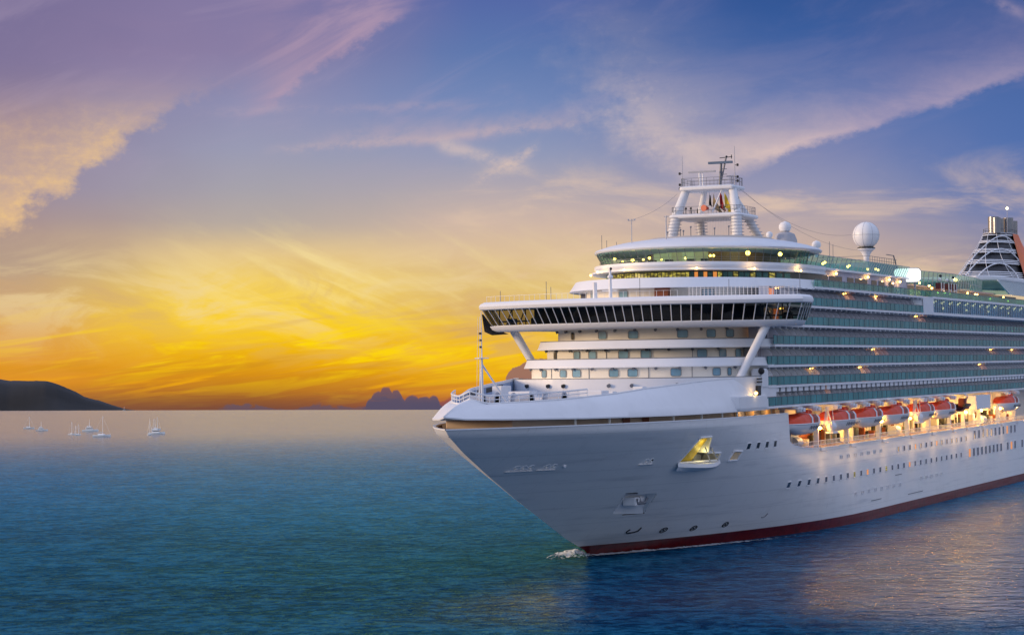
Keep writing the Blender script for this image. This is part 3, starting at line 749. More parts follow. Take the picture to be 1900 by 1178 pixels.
# small fittings under each overhang and on the white base
def fitting(ss, L, B, t, z_, m_=GREY, r=.16, name='deck_light'):
    q, tan, nor = at_t(ss, L, B, t, 2.2, .0); p0 = (q.x, q.y, z_); p1 = (q.x+nor.x*.35, q.y+nor.y*.35, z_-.12)
    return MB().tube(p0, p1, r, 8, r*1.3).build(name, m_, ship)
for i in range(11): fitting(9, 13, 16.6, -15+i*3.0, 24.62)
for i in range(11): fitting(15, 14, 16.6, -15+i*3.0, 27.2)
for i in range(11): fitting(19.5, 15, 16.6, -15+i*3.0, 29.95)
for px_ in (979, 1018, 1046): fitting(6, 15, 17.95, find_t(6, 15, 17.95, 22.2, px_), 22.4, DARK, .22, 'floodlight')
for px_ in (1130, 1172, 1255): fitting(6, 15, 17.95, find_t(6, 15, 17.95, 22.2, px_), 22.4, GREY, .2, 'floodlight')
for ss, L, z0, z1, tt in ((9, 13, 23.3, 24.7, (-10, -3.6, 5, 10.5)), (15, 14, 25.9, 27.3, (-12, -3, 3.4, 9))):
    for t in tt:
        q, tan, nor = at_t(ss, L, 16.6, t, 2.2, .03); MB().tube((q.x, q.y, z0), (q.x, q.y, z1), .05, 4).build('wall_seam', GREY, ship)

# port side end of the lowest balcony deck and white boxes beside the house
q = MB(); q.box(-4.6, 7.1, 16.2, 18.25, 18.95, 20.65); q.build('balcony_end_bulwark', WHITE2, ship, bevel=.08)
q = MB(); q.box(3.4, 4.8, 17.5, 18.1, 20.7, 22.0); q.build('side_door', DARK, ship)
for z_ in (22.4, 22.82): q = MB(); q.box(3.0, 5.0, 18.08, 18.2, z_, z_+.2); q.build('vent_slot', BLACK, ship)
q = MB(); q.box(5.0, 8.2, 16.6, 18.1, 21.6, 24.3); q.build('side_house', WHITE2, ship, bevel=.2)
q = MB(); q.ball((5.0, 18.1, 23.95), .45, 10); q.build('searchlight', DARK, ship)
q = MB(); q.ball((2.0, 18.3, 21.0), .22, 10); q.build('deck_lamp', LAMP, ship); plight((1.6, 18.7, 21.0), 18)

# ------------------------------------------------------------------ side decks with balconies
ZK = [36.14-2.84*i for i in range(7)]
core = MB(); core.box(24, 286, -16.3, 14.9, 18.9, 35.9); core.build('superstructure', DARKWALL, ship)
q = MB(); q.box(17, 286, -17.8, 13.2, 12.3, 18.85); q.build('promenade_house', CREAM, ship)
CABW = bpy.data.materials.new('cabin_wall'); CABW.use_nodes = True; k = K(CABW.node_tree); p = CABW.node_tree.nodes['Principled BSDF']
tcn = k.n('ShaderNodeTexCoord'); x, y, z = k.sep(tcn.outputs['Object']); fr = k.m('FRACT', x/2.8)
door = k.sm(fr, .18, .2)*k.sm(fr, .78, .76); rnd = k.noise(k.vec(k.m('FLOOR', x/2.8)*7.13, k.m('FLOOR', (z+.2)/2.84)*3.7, 0), 1, 0)
cc = k.mix(door, lin((190, 188, 196)), k.mix(k.sm(rnd, .4, .6), lin((60, 68, 80)), lin((150, 146, 156))))
k.put(p.inputs['Base Color'], cc); k.put(p.inputs['Roughness'], k.sm(door, 0, 1, .6, .2))
TOPS = {0: (31, 290, 18.05), 1: (16, 290, 18.05), 2: (14, 290, 18.05), 3: (11.2, 290, 18.05), 4: (8.4, 290, 18.05), 5: (8.4, 290, 18.05), 6: (7.0, 290, 18.1)}
for i, z_ in enumerate(ZK):
    s0, s1, B = TOPS[i]
    q = MB(); q.box(s0 if i != 6 else -4.4, s1, 14.9, B, z_-.32, z_)
    q.build('deck_slab', WHITE2, ship)
    if i: 
        a = max(s0, 9) if i < 6 else 7
        q = MB(); q.box(a-2, 288, 14.92, 16.3, z_+.02, z_+2.5); q.build('cabin_wall', CABW, ship)
    e = 97.8 if i == 1 else 288
    g = MB(); g.box(s0 if i != 6 else 7.0, e, B-.14, B-.06, z_+.06, z_+(1.22 if i else 1.05)); gl = g.build('glass_balustrade', TEALL if i == 0 else TEAL, ship)
    g = MB(); g.box(s0 if i != 6 else 7.0, e, B-.17, B-.02, z_+(1.22 if i else 1.05), z_+(1.3 if i else 1.12)); 
    sx = s0+1.4
    while sx < e: g.box(sx, sx+.05, B-.06, B-.02, z_+.03, z_+1.24); sx += 2.8
    g.build('handrail', GREY, gl)
# step-out and glass front aft of it
q = MB(); q.poly([(95, 18, 36.1), (98.5, 19.0, 36.1), (98.5, 19.0, 33.0), (95.4, 18.0, 33.0)]); q.box(98.5, 288, 16.5, 19.0, 35.78, 36.16); q.box(98.5, 288, 16.5, 19.0, 32.95, 33.42)
q.prism([(92.5, 16.4), (97.6, 16.4), (98.5, 19.0), (95.5, 18.0)], 33.3, 35.9); q.build('stepped_end_wall', WHITE2, ship)
g = MB(); g.box(98.5, 288, 18.8, 18.9, 33.42, 35.78); gl = g.build('glass_wall', TEALB, ship)
sx = 98.5
while sx < 220: g = MB(); g.box(sx, sx+.1, 18.9, 18.96, 33.43, 35.77); g.build('mullion', GREY, gl); sx += 1.6
g = MB(); g.box(97, 288, 18.86, 18.94, 36.18, 37.15); gl = g.build('glass_balustrade', TEALL, ship)
g = MB(); g.box(97, 288, 18.82, 18.98, 37.15, 37.22); g.build('handrail', GREY, gl)
q = MB(); q.box(98.5, 288, 15.9, 16.0, 33.4, 35.8); q.build('inner_wall', mat('inner_blue_grey', (84, 104, 128), .6, var=.3), ship)
j = 0; sx = 101.0
while sx < 196:
    for dz, ds in ((35.2, 0), (35.45, 1.6)):
        q = MB(); q.ball((sx+ds, 18.4, dz), .17 if ds else .22, 8); q.build('deck_lamp', LAMPW, ship)
    if j % 3 == 1: q = MB(); q.ball((sx+.8, 18.4, 34.3), .2, 8); q.build('deck_lamp', LAMPW, ship)
    sx += 6.1; j += 1

# dividers between balconies
def divider_mb(mb, s, z_):
    # a curved screen: full height at the wall, swept down towards the rail, dark edge
    pts = [(16.3, 0), (17.85, 0), (17.85, 1.1), (17.7, 1.6), (17.35, 2.0), (16.9, 2.2), (16.3, 2.25)]
    n = len(pts); vs = [(s, t, z_+h) for t, h in pts] + [(s+.07, t, z_+h) for t, h in pts]
    mb.mat(0).add(vs, [tuple(range(n)), tuple(range(n, 2*n))] + [(i, (i+1) % n, n+(i+1) % n, n+i) for i in range(n)])
    mb.mat(1).path([(s+.03, t, z_+h) for t, h in pts[1:]], .028, 4)
DIV = mat('divider_panel', (232, 230, 236), .5, var=.25); DIVL = mat('divider_panel_light', (250, 249, 252), .5, var=.05)
cells = []
for i in range(1, 7):
    s = math.ceil((TOPS[i][0]+2.8)/2.8)*2.8
    while s < 200:
        if not (i == 1 and s > 92): cells.append((s, ZK[i], i >= 5))
        s += 2.8
cells.sort()
protos = {}
for j, (s, z_, lg) in enumerate(cells[:100]):
    if lg not in protos:
        d0 = MB(); divider_mb(d0, 0, 0); o = protos[lg] = d0.build('balcony_divider', [DIVL if lg else DIV, DARK], ship)
    else: o = link(protos[lg].copy(), ship)
    o.location = V(s, 0, z_)
rest = MB()
for s, z_, lg in cells[100:]:
    nf = len(rest.f); divider_mb(rest, s, z_)
    if lg: rest.mi[nf:] = [2 if q_ == 0 else q_ for q_ in rest.mi[nf:]]
o = rest.build('balcony_dividers', [DIV, DARK, DIVL], ship); o['kind'] = 'stuff'
# upper beams with dark gaps under each deck (service rail)
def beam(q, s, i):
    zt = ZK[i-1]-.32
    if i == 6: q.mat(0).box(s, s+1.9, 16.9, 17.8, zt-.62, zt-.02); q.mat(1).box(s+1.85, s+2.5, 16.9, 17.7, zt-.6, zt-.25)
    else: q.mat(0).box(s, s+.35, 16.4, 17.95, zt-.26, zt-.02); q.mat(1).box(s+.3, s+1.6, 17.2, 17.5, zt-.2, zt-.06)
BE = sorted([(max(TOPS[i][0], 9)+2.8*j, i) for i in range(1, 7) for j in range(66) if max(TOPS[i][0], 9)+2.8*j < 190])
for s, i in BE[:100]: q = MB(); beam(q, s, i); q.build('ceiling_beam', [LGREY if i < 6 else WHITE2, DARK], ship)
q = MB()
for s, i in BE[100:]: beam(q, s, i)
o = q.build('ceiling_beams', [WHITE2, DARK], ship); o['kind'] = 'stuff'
# lit balconies
lit = [(48, 1, 2), (66, 1, 2), (14, 1, 1), (16, 2, 1), (92, 2, 2), (64, 4, 3), (150, 4, 2), (170, 4, 3), (30, 5, 1), (56, 5, 2), (140, 5, 2), (36, 6, 1)]
AMB = mat('amber_curtain', (214, 130, 80), .7, emit=(255, 140, 70), es=.35)
for s, i, n_ in lit:
    for j in range(max(1, n_)):
        q = MB(); q.box(s+j*2.8+.3, s+j*2.8+2.3, 16.32, 16.4, ZK[i]+.1, ZK[i]+2.2); q.build('lit_balcony_window', AMB if n_ else DKGL, ship)
    q = MB(); q.ball((s+.4, 17.3, ZK[i]+2.2), .1, 8); q.ball((s+1.6, 17.3, ZK[i]+2.25), .07, 8); q.build('balcony_lamp', LAMP, ship)
    if s < 100: plight((s+1.2, 17.2, ZK[i]+1.9), 8, (1, .55, .25), .08)

# ------------------------------------------------------------------ promenade and lifeboat deck
q = MB(); q.box(17.4, 288, 13.2, 17.9, 12.28, 12.42); q.build('promenade_deck', mat('teak', (150, 104, 66), .7, var=.3), ship)
q = MB()
for s0, s1 in ((17.6, 33), (37.5, 46)):
    q.box(s0, s1, 13.2, 13.3, 12.45, 15.4)
q.build('wood_cladding', WOOD, ship)
s = 50
while s < 190:
    q = MB(); q.box(s, s+.35, 13.2, 13.5, 12.45, 15.6); q.box(s+.3, s+2.4, 13.2, 13.28, 12.45, 14.6); q.build('wall_pilaster', WHITE2, ship); s += 4.1
for s in [55+12.4*i for i in range(12)]: q = MB(); q.box(s, s+1.5, 13.28, 13.34, 12.5, 14.7); q.build('promenade_door', WOOD, ship)
COLS = [33.0, 48.9, 67.5, 85.8, 100.6, 116.0, 127.0, 140.0, 156.8, 172]
for s in COLS:
    q = MB(); q.box(s-.28, s+.28, 16.9, 17.6, 12.42, 15.9); q.box(s-.9, s+.9, 17.3, 18.35, 12.05, 12.5); q.build('promenade_column', WHITE2, ship, bevel=.05)
q = MB(); s = 20
while s < 186:
    q.box(s, s+.06, 17.75, 17.81, 12.45, 13.5); s += .7
for z_ in (12.9, 13.5): q.box(19.5, 288, 17.73, 17.83, z_-.04, z_+.04)
q.build('promenade_railing', WHITE2, ship)
for i, s in enumerate(COLS):
    plight((s+.6, 16.6, 15.0), 300, (1, .62, .17), .4); q = MB(); q.ball((s+.6, 17.7, 15.35), .2, 8); q.build('promenade_lamp', PLAMP, ship)
    plight((s+7.5, 15.8, 14.9), 260, (1, .64, .19), .4); q = MB(); q.ball((s+7.5, 15.8, 15.35), .18, 8); q.build('promenade_lamp', PLAMP, ship)
for s in (58, 79, 93, 108, 121, 133, 149, 165): plight((s, 15.2, 14.8), 300, (1, .62, .18), .4)
for s in COLS[:9]:
    q = MB(); q.tube((s, 18.0, 12.0), (s, 18.9, 11.9), .06, 6); q.build('floodlight_bracket', WHITE2, ship); l_ = plight((s, 20.7, 10.2), 130, (1, .60, .24), 1.2); l_.data.specular_factor = 0  # bulbless light added clear of the bracket for the hull glow, no highlight
rg = random.Random(3); s = 38
while s < 186:
    q = MB(); hh = rg.uniform(.6, 2.6); q.box(s, s+rg.uniform(.25, 1.6), 13.55, 14.0+rg.uniform(0, 1.0), 12.43, 12.45+hh); q.build('deck_fitting', rg.choice([DARK, WHITE2, WOOD, GREY, CREAM, DARK]), ship)
    if rg.random() < .5: q = MB(); a_ = rg.uniform(.5, 1.5); q.tube((s+a_, 14.6, 12.42), (s+a_, 14.6, 15.8), .07, 6); q.build('pipe', rg.choice([DARK, WHITE2]), ship)
    s += rg.uniform(1.6, 3.4)
# lifebuoy stores and drums on the promenade
for s in (28.0, 84.0, 150.0):
    q = MB(); q.tube((s, 15.2, 13.3), (s+2.6, 15.2, 13.3), .85, 14); q.build('liferaft_drum', WHITE2, ship, True)
for s in (27.0,): q = MB(); q.box(s, s+3.4, 14, 15.2, 12.45, 14.8); q.build('deck_locker', CREAM, ship)
# davit heads over the boats
def davit(s):
    q = MB(); q.box(s-1.3, s+1.3, 15.6, 18.6, 18.35, 18.7); q.box(s-1.1, s-.3, 18.3, 19.0, 18.0, 18.6); q.box(s+.3, s+1.1, 18.3, 19.0, 18.0, 18.6)
    q.mat(1).tube((s-.7, 19.0, 18.25), (s-.7, 19.06, 18.25), .18, 8); q.mat(0).box(s-.15, s+.15, 15.5, 16.2, 15.3, 18.4)
    return q.build('davit', [WHITE2, DARK], ship, bevel=.03)
BO = [(17.75, 31.7), (36.2, 51.2), (52.2, 66.6), (68.2, 83.3), (88.5, 100.2), (101.6, 116.6), (156.5, 171.5)]
for a, b in BO:
    davit(a+3.4); davit(b-3.0)
q = MB(); q.box(131, 143.2, 16.6, 18.9, 15.75, 18.4); q.build('equipment_house', WHITE2, ship, bevel=.1)
# falls and floodlight brackets between boats
for s in (34.0, 86.0):
    q = MB(); q.tube((s-1.2, 19.0, 18.4), (s+1.3, 19.4, 14.6), .1, 6); q.tube((s+1.6, 19.0, 18.3), (s+1.5, 19.3, 14.6), .05, 5)
    for j in range(6): q.tube((s-.4+j*.35, 18.6, 18.5), (s-.9+j*.35, 18.4, 15.8), .035, 4)
    q.ball((s+1.2, 19.0, 15.5), .95, 12, (1, .8, .8)); q.box(s+.1, s+2.8, 18.4, 19.5, 14.5, 14.8)
    q.build('winch_bracket', WHITE2, ship)

# ------------------------------------------------------------------ lifeboats (things of their own, hanging in the davits)
def lifeboat(L, label):
    root = empty('lifeboat', (0, 0, 0), label, 'lifeboat', 'orange topped lifeboats hanging along the side')
    N = 26
    def hw(u): return 1.95*(1-abs(2*u-1)**3.2)**.6
    hullm = MB(); rows = []
    for i in range(N+1):
        u = i/N; w = hw(u); s = (u-.5)*L; kz = 1.5*abs(2*u-1)**4
        rows.append([(s, w, 1.7), (s, w*.98, 1.45), (s, w*.86, .8+kz*.3), (s, w*.5, .2+kz*.7), (s, 0, 0+kz), (s, -w*.5, .2+kz*.7), (s, -w*.86, .8+kz*.3), (s, -w*.98, 1.45), (s, -w, 1.7)])
    hullm.strip(rows); hl = hullm.build('hull', WHITE, root, True)
    q = MB()
    for sd_ in (1, -1): q.path([((i/N-.5)*L, sd_*(hw(i/N)+.04), 1.68) for i in range(N+1)], .09, 6)
    q.build('rubbing_strake', WHITE2, hl)
    q = MB(); rows = []
    for i in range(N+1):
        u = i/N; w = hw(u)*.97; s = (u-.5)*L; hh = 1.45*(1-abs(2*u-1)**3)**.7
        rows.append([(s, w, 1.7), (s, w*.96, 1.7+hh*.55), (s, w*.75, 1.7+hh*.9), (s, 0, 1.7+hh), (s, -w*.75, 1.7+hh*.9), (s, -w*.96, 1.7+hh*.55), (s, -w, 1.7)])
    q.strip(rows); cn = q.build('canopy', ORANGE, root, True)
    for u in (.5, .78):
        q = MB(); rows = []
        for a in (-.028, .028):
            w = hw(u)*.97+.05; s = (u-.5+a)*L; hh = 1.45*(1-abs(2*u-1)**3)**.7+.05
            rows.append([(s, w, 1.72), (s, w*.97, 1.7+hh*.55), (s, w*.76, 1.7+hh*.9), (s, 0, 1.7+hh)])
        q.strip(rows); q.build('white_band', WHITE2, cn)
    q = MB(); u = .64; w = hw(u)*.97+.04; q.strip([[((u-.5+a)*L, w, 1.8), ((u-.5+a)*L, w*.97, 2.5), ((u-.5+a)*L, w*.8, 2.95)] for a in (-.06, .06)]); q.build('side_hatch', mat('faded_orange', (150, 84, 70), .6), cn)
    q = MB(); q.box(.12*L, .3*L, -.6, .6, 2.9, 3.55); q.build('steering_cab', ORANGE, root, bevel=.15)
    q = MB()
    q.path([(-.08*L+j*.03*L, hw(.5)*(.97 if j % 2 else .9)+.05, 1.35 if j % 2 else .85) for j in range(16)], .05, 4)
    q.build('grab_lines', GREY, hl)
    return root
LB = ['foremost lifeboat, at the front end of the open boat deck', 'second lifeboat from the bow, behind the first winch bracket', 'third lifeboat from the bow, in the middle of the closed row', 'fourth lifeboat from the bow, just before the second winch bracket', 'fifth lifeboat from the bow, just behind the second winch bracket', 'sixth lifeboat from the bow, next to the dark red rescue boat', 'lifeboat hanging alone aft of the white equipment house, cut by the frame edge']
lb0 = lifeboat(14.4, LB[0])
for i, (a, b) in enumerate(BO):
    o = lb0 if i == 0 else copy_tree(lb0)
    o.location = V((a+b)/2, 17.35, 14.6); o.scale = ((b-a)/14.4, 1, 1); o['label'] = LB[i]
rb = empty('rescue_boat', (0, 0, 0), 'small dark red rescue boat between the lifeboat row and the white equipment house', 'rescue boat')
q = MB(); rows = []
for i in range(17):
    u = i/16; w = 1.1*(1-u**3)**.6 if u > .1 else 1.05; s = (u-.5)*7.5
    rows.append([(s, w, 1.1), (s, w*.8, .4), (s, 0, 0+.5*u**4), (s, -w*.8, .4), (s, -w, 1.1)])
RED = mat('dark_red', (110, 26, 30), .5)
q.strip(rows); q.build('hull', RED, rb, True)
q = MB()
for sd_ in (1, -1): q.path([((i/16-.5)*7.5, sd_*(1.1*(1-(i/16)**3)**.6), 1.15) for i in range(17)], .28, 8)
q.build('tube', BLACK, rb, True)
q = MB(); q.box(-1.4, .4, -.6, .6, .9, 2.4); q.build('console', RED, rb, bevel=.1)
rb.location = V(124, 18.0, 15.6)
q = MB(); q.box(126.5, 127, 16, 16.6, 15.3, 18.7); q.tube((126.7, 16.3, 18.4), (124, 18.6, 18.6), .22, 8); q.tube((127, 17, 16), (124.5, 18.8, 18.4), .16, 6); q.build('crane_davit', WHITE2, ship)

# ------------------------------------------------------------------ navigation bridge with open wings
def bfront(t): return -2.0 + 7.4*(abs(t)/24.4)**2.1
def bline(W_, off, n=61): return [(bfront(t)+off, t) for t in [W_ - 2*W_*i/(n-1) for i in range(n)]]
zb, zg0, zg1, zr = 30.05, 30.85, 33.15, 34.3
bridge = MB(); WT = 24.4
def ring(W_, off, dep):
    o = bline(W_, off); back = [(s+dep*(.42 if abs(t) > 17 else 1), t) for s, t in o[::-1]]
    return o, back
# lower shell
def shell(levels, name, m_, cap0=False, cap1=False, back=True):
    mb = MB(); R = []
    for (W_, off, z_) in levels:
        o = bline(W_, off); bk = [(max(s+4.8, 5.0) if abs(t) > 17.5 else 16.0, t) for s, t in o[::-1]]
        R.append([(s, t, z_) for s, t in o] + [(s, t, z_) for s, t in bk])
    mb.strip(R, True)
    if cap0: mb.poly(R[0])
    if cap1: mb.poly(R[-1])
    return mb
b1 = shell([(22.0, 2.2, zb), (22.55, 1.6, zb+.25), (22.8, 1.25, zg0-.1), (22.85, 1.2, zg0)], '', None, True, True).build('bridge', WHITE2, ship, True)
shell([(23.9, .0, zg1), (24.1, -.25, zg1+.12), (24.2, -.4, zg1+.5), (24.05, -.2, zg1+.85), (23.5, .5, zr)], '', None, True, True).build('bridge_roof', WHITE2, b1, True)
# panes: one part each
NP = 35; wt = [24.3 - 48.6*i/NP for i in range(NP+1)]
def bp_(t, z_): 
    f = (z_-zg0)/(zg1-zg0); sc = (22.8 + (23.85-22.8)*f)/24.3
    return (bfront(t)+1.2*(1-f)+.02, t*sc, z_)
for i in range(NP):
    a, b = wt[i], wt[i+1]
    q = MB(); q.strip([[bp_(a, zg0), bp_(b, zg0)], [bp_(a, zg1), bp_(b, zg1)]]); q.build('bridge_window', BRGL, b1)
q = MB()
for t in wt: 
    p0, p1 = bp_(t, zg0), bp_(t, zg1); q.tube((p0[0]-.04, *p0[1:]), (p1[0]-.04, *p1[1:]), .065, 5)
q.path([bp_(t, zg0+.03) for t in wt], .08, 5)
q.build('window_mullions', WHITE2, b1)
for sd_ in (1, -1):
    for j in range(4):
        s0 = bfront(24.4)+1.2+j*1.05; q = MB(); q.strip([[(s0, sd_*22.8, zg0), (s0+1.05, sd_*22.8, zg0)], [(s0-.9, sd_*23.85, zg1), (s0+.15, sd_*23.85, zg1)]]); q.build('bridge_end_window', BRGL, b1)
        q = MB(); q.tube((s0+1.05, sd_*22.85, zg0), (s0+.15, sd_*23.9, zg1), .07, 5); q.build('end_mullion', WHITE2, b1)
    # aft side of each wing: dark frames, open to the sky between them
    for j in range(6):
        t = 23.0-j*1.35; q = MB(); s = bfront(t)+4.9; q.tube((s, sd_*t, zg0), (s-.1, sd_*(t-.9*(j % 2)), zg1), .09, 5); q.build('wing_frame', DARK, b1)
    q = MB(); q.path([(bfront(t)+5.0, sd_*t, zg0+.7) for t in (23.1, 20, 17)], .12, 5); q.build('wing_sill', DARK, b1)
q = MB(); q.strip([[(bfront(t)+4.2, t, zg0), (bfront(t)+4.2, t, zg1)] for t in [15.6-31.2*i/30 for i in range(31)]]); q.build('bridge_back_wall', mat('bridge_interior', (46, 36, 30), .7, var=.5, vs=.5), b1)
q = MB(); 
for t in [14-28*i/9 for i in range(10)]: q.box(bfront(t)+1.8, bfront(t)+2.6, t-.8, t+.8, zg0, zg0+1.0)
q.build('bridge_consoles', DARK, b1)
for sd_ in (1, -1): q = MB(); q.box(8.2, 9.6, sd_*20.8-.5, sd_*20.8+.5, zg0, zg0+1.1); q.build('wing_console', DARK, b1)
q = MB(); T3 = [(5.2, -23.9, 32.6), (6.6, -23.0, 30.6), (8.4, -21.4, 29.75), (6.6, -23.0, 29.6), (5.6, -23.7, 30.1)]; T4_ = [(a+.6, b, c_) for a, b, c_ in T3]; q.poly(T3); q.poly(T4_); q.strip([T3+T3[:1], T4_+T4_[:1]]); q.build('wing_tip_shade', DARK, b1)
# roof gear
q = MB()
for i in range(30):
    t = 23.2 - i*.5
    if t < 9.4: break
    s = bfront(t)+.8; q.tube((s, t, zr-.05), (s, t, zr+1.15), .045, 4)
    if i: 
        for hh in (.3, .6, .88, 1.15): q.tube((sp, tp, zr+hh), (s, t, zr+hh), .035, 4)
    sp, tp = s, t
q.build('roof_railing', WHITE2, b1)
q = MB()
for i in range(34):
    t = -23.2 + i*.95; s = bfront(t)+.8; q.tube((s, t, zr-.05), (s, t, zr+.8), .025, 4)
    if i: q.tube((sp, tp, zr+.8), (s, t, zr+.8), .025, 4)
    sp, tp = s, t
q.build('roof_railing', WHITE2, b1)
for t, hh in ((-21, 1.6), (-12.2, 2.6), (-11.4, 1.8), (23.2, 3.4), (14.5, 2.2), (2.5, 2.6)):
    q = MB(); s = bfront(t)+2; q.tube((s, t, zr-.05), (s, t, zr+hh), .04, 5); q.build('whip_aerial', GREY, b1)
q = MB(); q.tube((.2, -1.9, zr), (.2, -1.9, zr+4.2), .28, 8, .16); q.tube((.2, -3.1, zr+1), (.2, -.9, zr+1), .08, 5); q.ball((.2, -1.9, zr+2.9), .42, 10, (1, 1, .7)); q.tube((.2, -4.2, zr), (.2, -4.2, zr+2.2), .35, 8, .3); q.build('signal_mast', WHITE2, b1)
q = MB(); q.ball((.0, -1.7, zr+4.0), .2, 8); q.build('signal_lamp', DARK, b1)
# struts under the wings
for sd_ in (1, -1):
    q = MB(); q.tube(*(((9.0, -20.6, 30.2), (9.2, -16.0, 22.7)) if sd_ < 0 else ((5.5, 18.8, 30.3), (1.3, 16.2, 23.0))), .6, 16, .52); q.build('wing_strut', WHITE, ship, True)

# ------------------------------------------------------------------ decks above the bridge, observation lounge
T4 = MB().prism(close(outl(30, 22, 14.8), 34), 34.2, 35.9).build('upper_wall', CREAM, ship, True)
q = MB(); q.box(6.4, 7.4, 2.2, 4.2, 34.4, 35.7); q.build('louvre_door', WOOD, ship)
for t, w in ((-9.5, 1.2), (-3.2, 1.4), (8.4, 1.7)):
    tier_window(T4, 30, 22, 14.8, t, 34.5, 35.5, w, WIN)
def band(ss, L, B, z0, z1, fl, name='upper_bulwark', sb=36, n=2.0, m_=WHITE2):
    o = outl(ss, L, B, n); o2 = outl(ss+fl, L, B-fl*.5, n)
    mb = MB(); O = close(o, sb); O2 = close(o2, sb)
    mb.strip([[(*a, z0), (*b, z1)] for a, b in zip(O, O2)]); mb.poly([(*a, z0) for a in O]); mb.poly([(*a, z1) for a in O2])
    return mb.build(name, m_, ship, True)
band(31, 26.5, 17.9, 35.72, 37.15, 1.2)
b3 = band(41, 28, 15.2, 37.1, 38.4, 0, 'lower_lounge_wall', 44, 2.0, mat('dark_green_glazing', (40, 52, 48), .3))
for i in range(54):
    t = -14.6 + i*.54
    q, tan, nor = at_t(41, 28, 15.2, t, 2.0, .06)
    lit_ = LITW if (-9 < t < 4.5 or (i % 3 == 0 and t > 7)) else (LITO if 4.5 <= t < 8 and i % 2 else TEALL)
    mb = MB(); w = max(.4, .46/max(.25, abs(tan.y)))
    ww = w*.92
    mb.strip([[(q.x-tan.x*ww/2, q.y-tan.y*ww/2, 37.3), (q.x+tan.x*ww/2, q.y+tan.y*ww/2, 37.3)], [(q.x-tan.x*ww/2, q.y-tan.y*ww/2, 38.15), (q.x+tan.x*ww/2, q.y+tan.y*ww/2, 38.15)]])
    mb.build('lounge_window', lit_, b3)
band(36, 27, 15.9, 38.35, 38.6, 0, 'canopy_edge', 44, 2.0)
band(38, 27.5, 15.6, 38.6, 39.1, -.6, 'canopy_soffit', 44, 2.0)
band(36, 25.4, 15.8, 39.1, 39.55, 0, 'lounge_floor', 44, 2.0)
# observation lounge glass, leaning outwards
LO0 = outl(36, 20.4, 15.2, 2.0, 40); LO1 = outl(35, 20.9, 16.0, 2.0, 40)
LINT = bpy.data.materials.new('lounge_interior'); LINT.use_nodes = True; k = K(LINT.node_tree); tcn = k.n('ShaderNodeTexCoord'); x, y, z = k.sep(tcn.outputs['Object'])
rn_ = k.noise(k.vec(k.m('FLOOR', y*.55)*3.3, 1.0, 0), 1, 0)
k.put(LINT.node_tree.nodes['Principled BSDF'].inputs['Base Color'], k.mix(k.sm(rn_, .47, .52), lin((120, 84, 40)), lin((205, 222, 214))))
lounge = MB().strip([[(*a, z_) for z_ in (39.55, 41.5)] for a in close(outl(36, 12, 9, 2.0, 40), 43)]).build('observation_lounge', LINT, ship)
for i in range(40):
    q = MB(); q.strip([[(*LO0[i], 39.55), (*LO0[i+1], 39.55)], [(*LO1[i], 41.5), (*LO1[i+1], 41.5)]]); q.build('lounge_pane', LOUN, lounge)
for a, b in zip(LO0, LO1): q = MB(); q.tube((*a, 39.55), (*b, 41.5), .05, 4); q.build('mullion', GREY, lounge)
q = MB(); q.path([(s-.7, t*1.03, 40.35) for s, t in LO0], .035, 4); q.path([(s-.7, t*1.03, 40.0) for s, t in LO0], .025, 4)
for s, t in LO0[::2]: q.tube((s-.7, t*1.03, 39.5), (s-.7, t*1.03, 40.35), .03, 4)
q.build('lounge_rail', GREY, lounge)
for t in (-11, -8.5, -6.6, -4.3, -2.5, 0.2, 3.4, 5.2):
    q = MB(); (c_, tan, nor) = at_t(36, 18.6, 13.8, t, 2.0); q.box(c_.x, c_.x+.9, t-.5, t+.5, 39.56, 40.2); q.build('lounge_chair', DARK, lounge)
for t, zz_, rr in ((-11.2, 40.9, .2), (-8.6, 40.2, .2), (-6.2, 40.35, .24), (-4.1, 40.3, .16), (-3.0, 40.5, .2), (-1.0, 40.2, .16), (2.6, 40.3, .16), (5.9, 40.6, .2), (6.3, 40.6, .2), (10.2, 41.0, .34), (13.1, 41.0, .3)):
    c_, tan, nor = at_t(36, 18.2, 13.9, t, 2.0); q = MB(); q.ball((c_.x, t, zz_), rr, 10); q.build('lounge_lamp', LAMP, lounge)
for t in (-9, -2, 5, 11):
    c_, tan, nor = at_t(36, 16.5, 12.5, t, 2.0); plight((c_.x, t, 41.0), 170, (1, .76, .42), .2)
# domed roof
mb = MB(); rows = []
for sc_, z_ in ((.985, 41.42), (1.0, 41.52), (1.035, 41.62), (1.045, 41.85), (1.03, 42.1), (.93, 42.65), (.8, 43.15), (.66, 43.5), (.5, 43.75), (.3, 43.9), (.02, 43.98)):
    o = outl(0, 20.9, 16.0, 2.0, 60); rows.append([(36+s*sc_, t*sc_, z_) for s, t in o] + [(36-s*sc_*.9, t*sc_, z_) for s, t in o[::-1]][1:-1])
mb.strip(rows, True); roof = mb.build('lounge_roof', WHITE, ship, True)
mb = MB(); rows = []
for sc_, z_ in ((.60, 43.62), (.56, 43.95), (.45, 44.1), (.02, 44.2)):
    o = outl(0, 20.9, 16.0, 2.0, 40); rows.append([(37+s*sc_, t*sc_, z_) for s, t in o] + [(37-s*sc_, t*sc_, z_) for s, t in o[::-1]][1:-1])
mb.strip(rows, True); mb.build('roof_cap', mat('warm_grey_deck', (196, 186, 176), .7, var=.2), ship, True)
for t, hh in ((-14.4, 2.3), (-13.6, 1.5), (-12, 1.2)): q = MB(); q.tube((28, t, 42.2), (28, t, 42.4+hh), .04, 5); q.build('whip_aerial', GREY, roof)
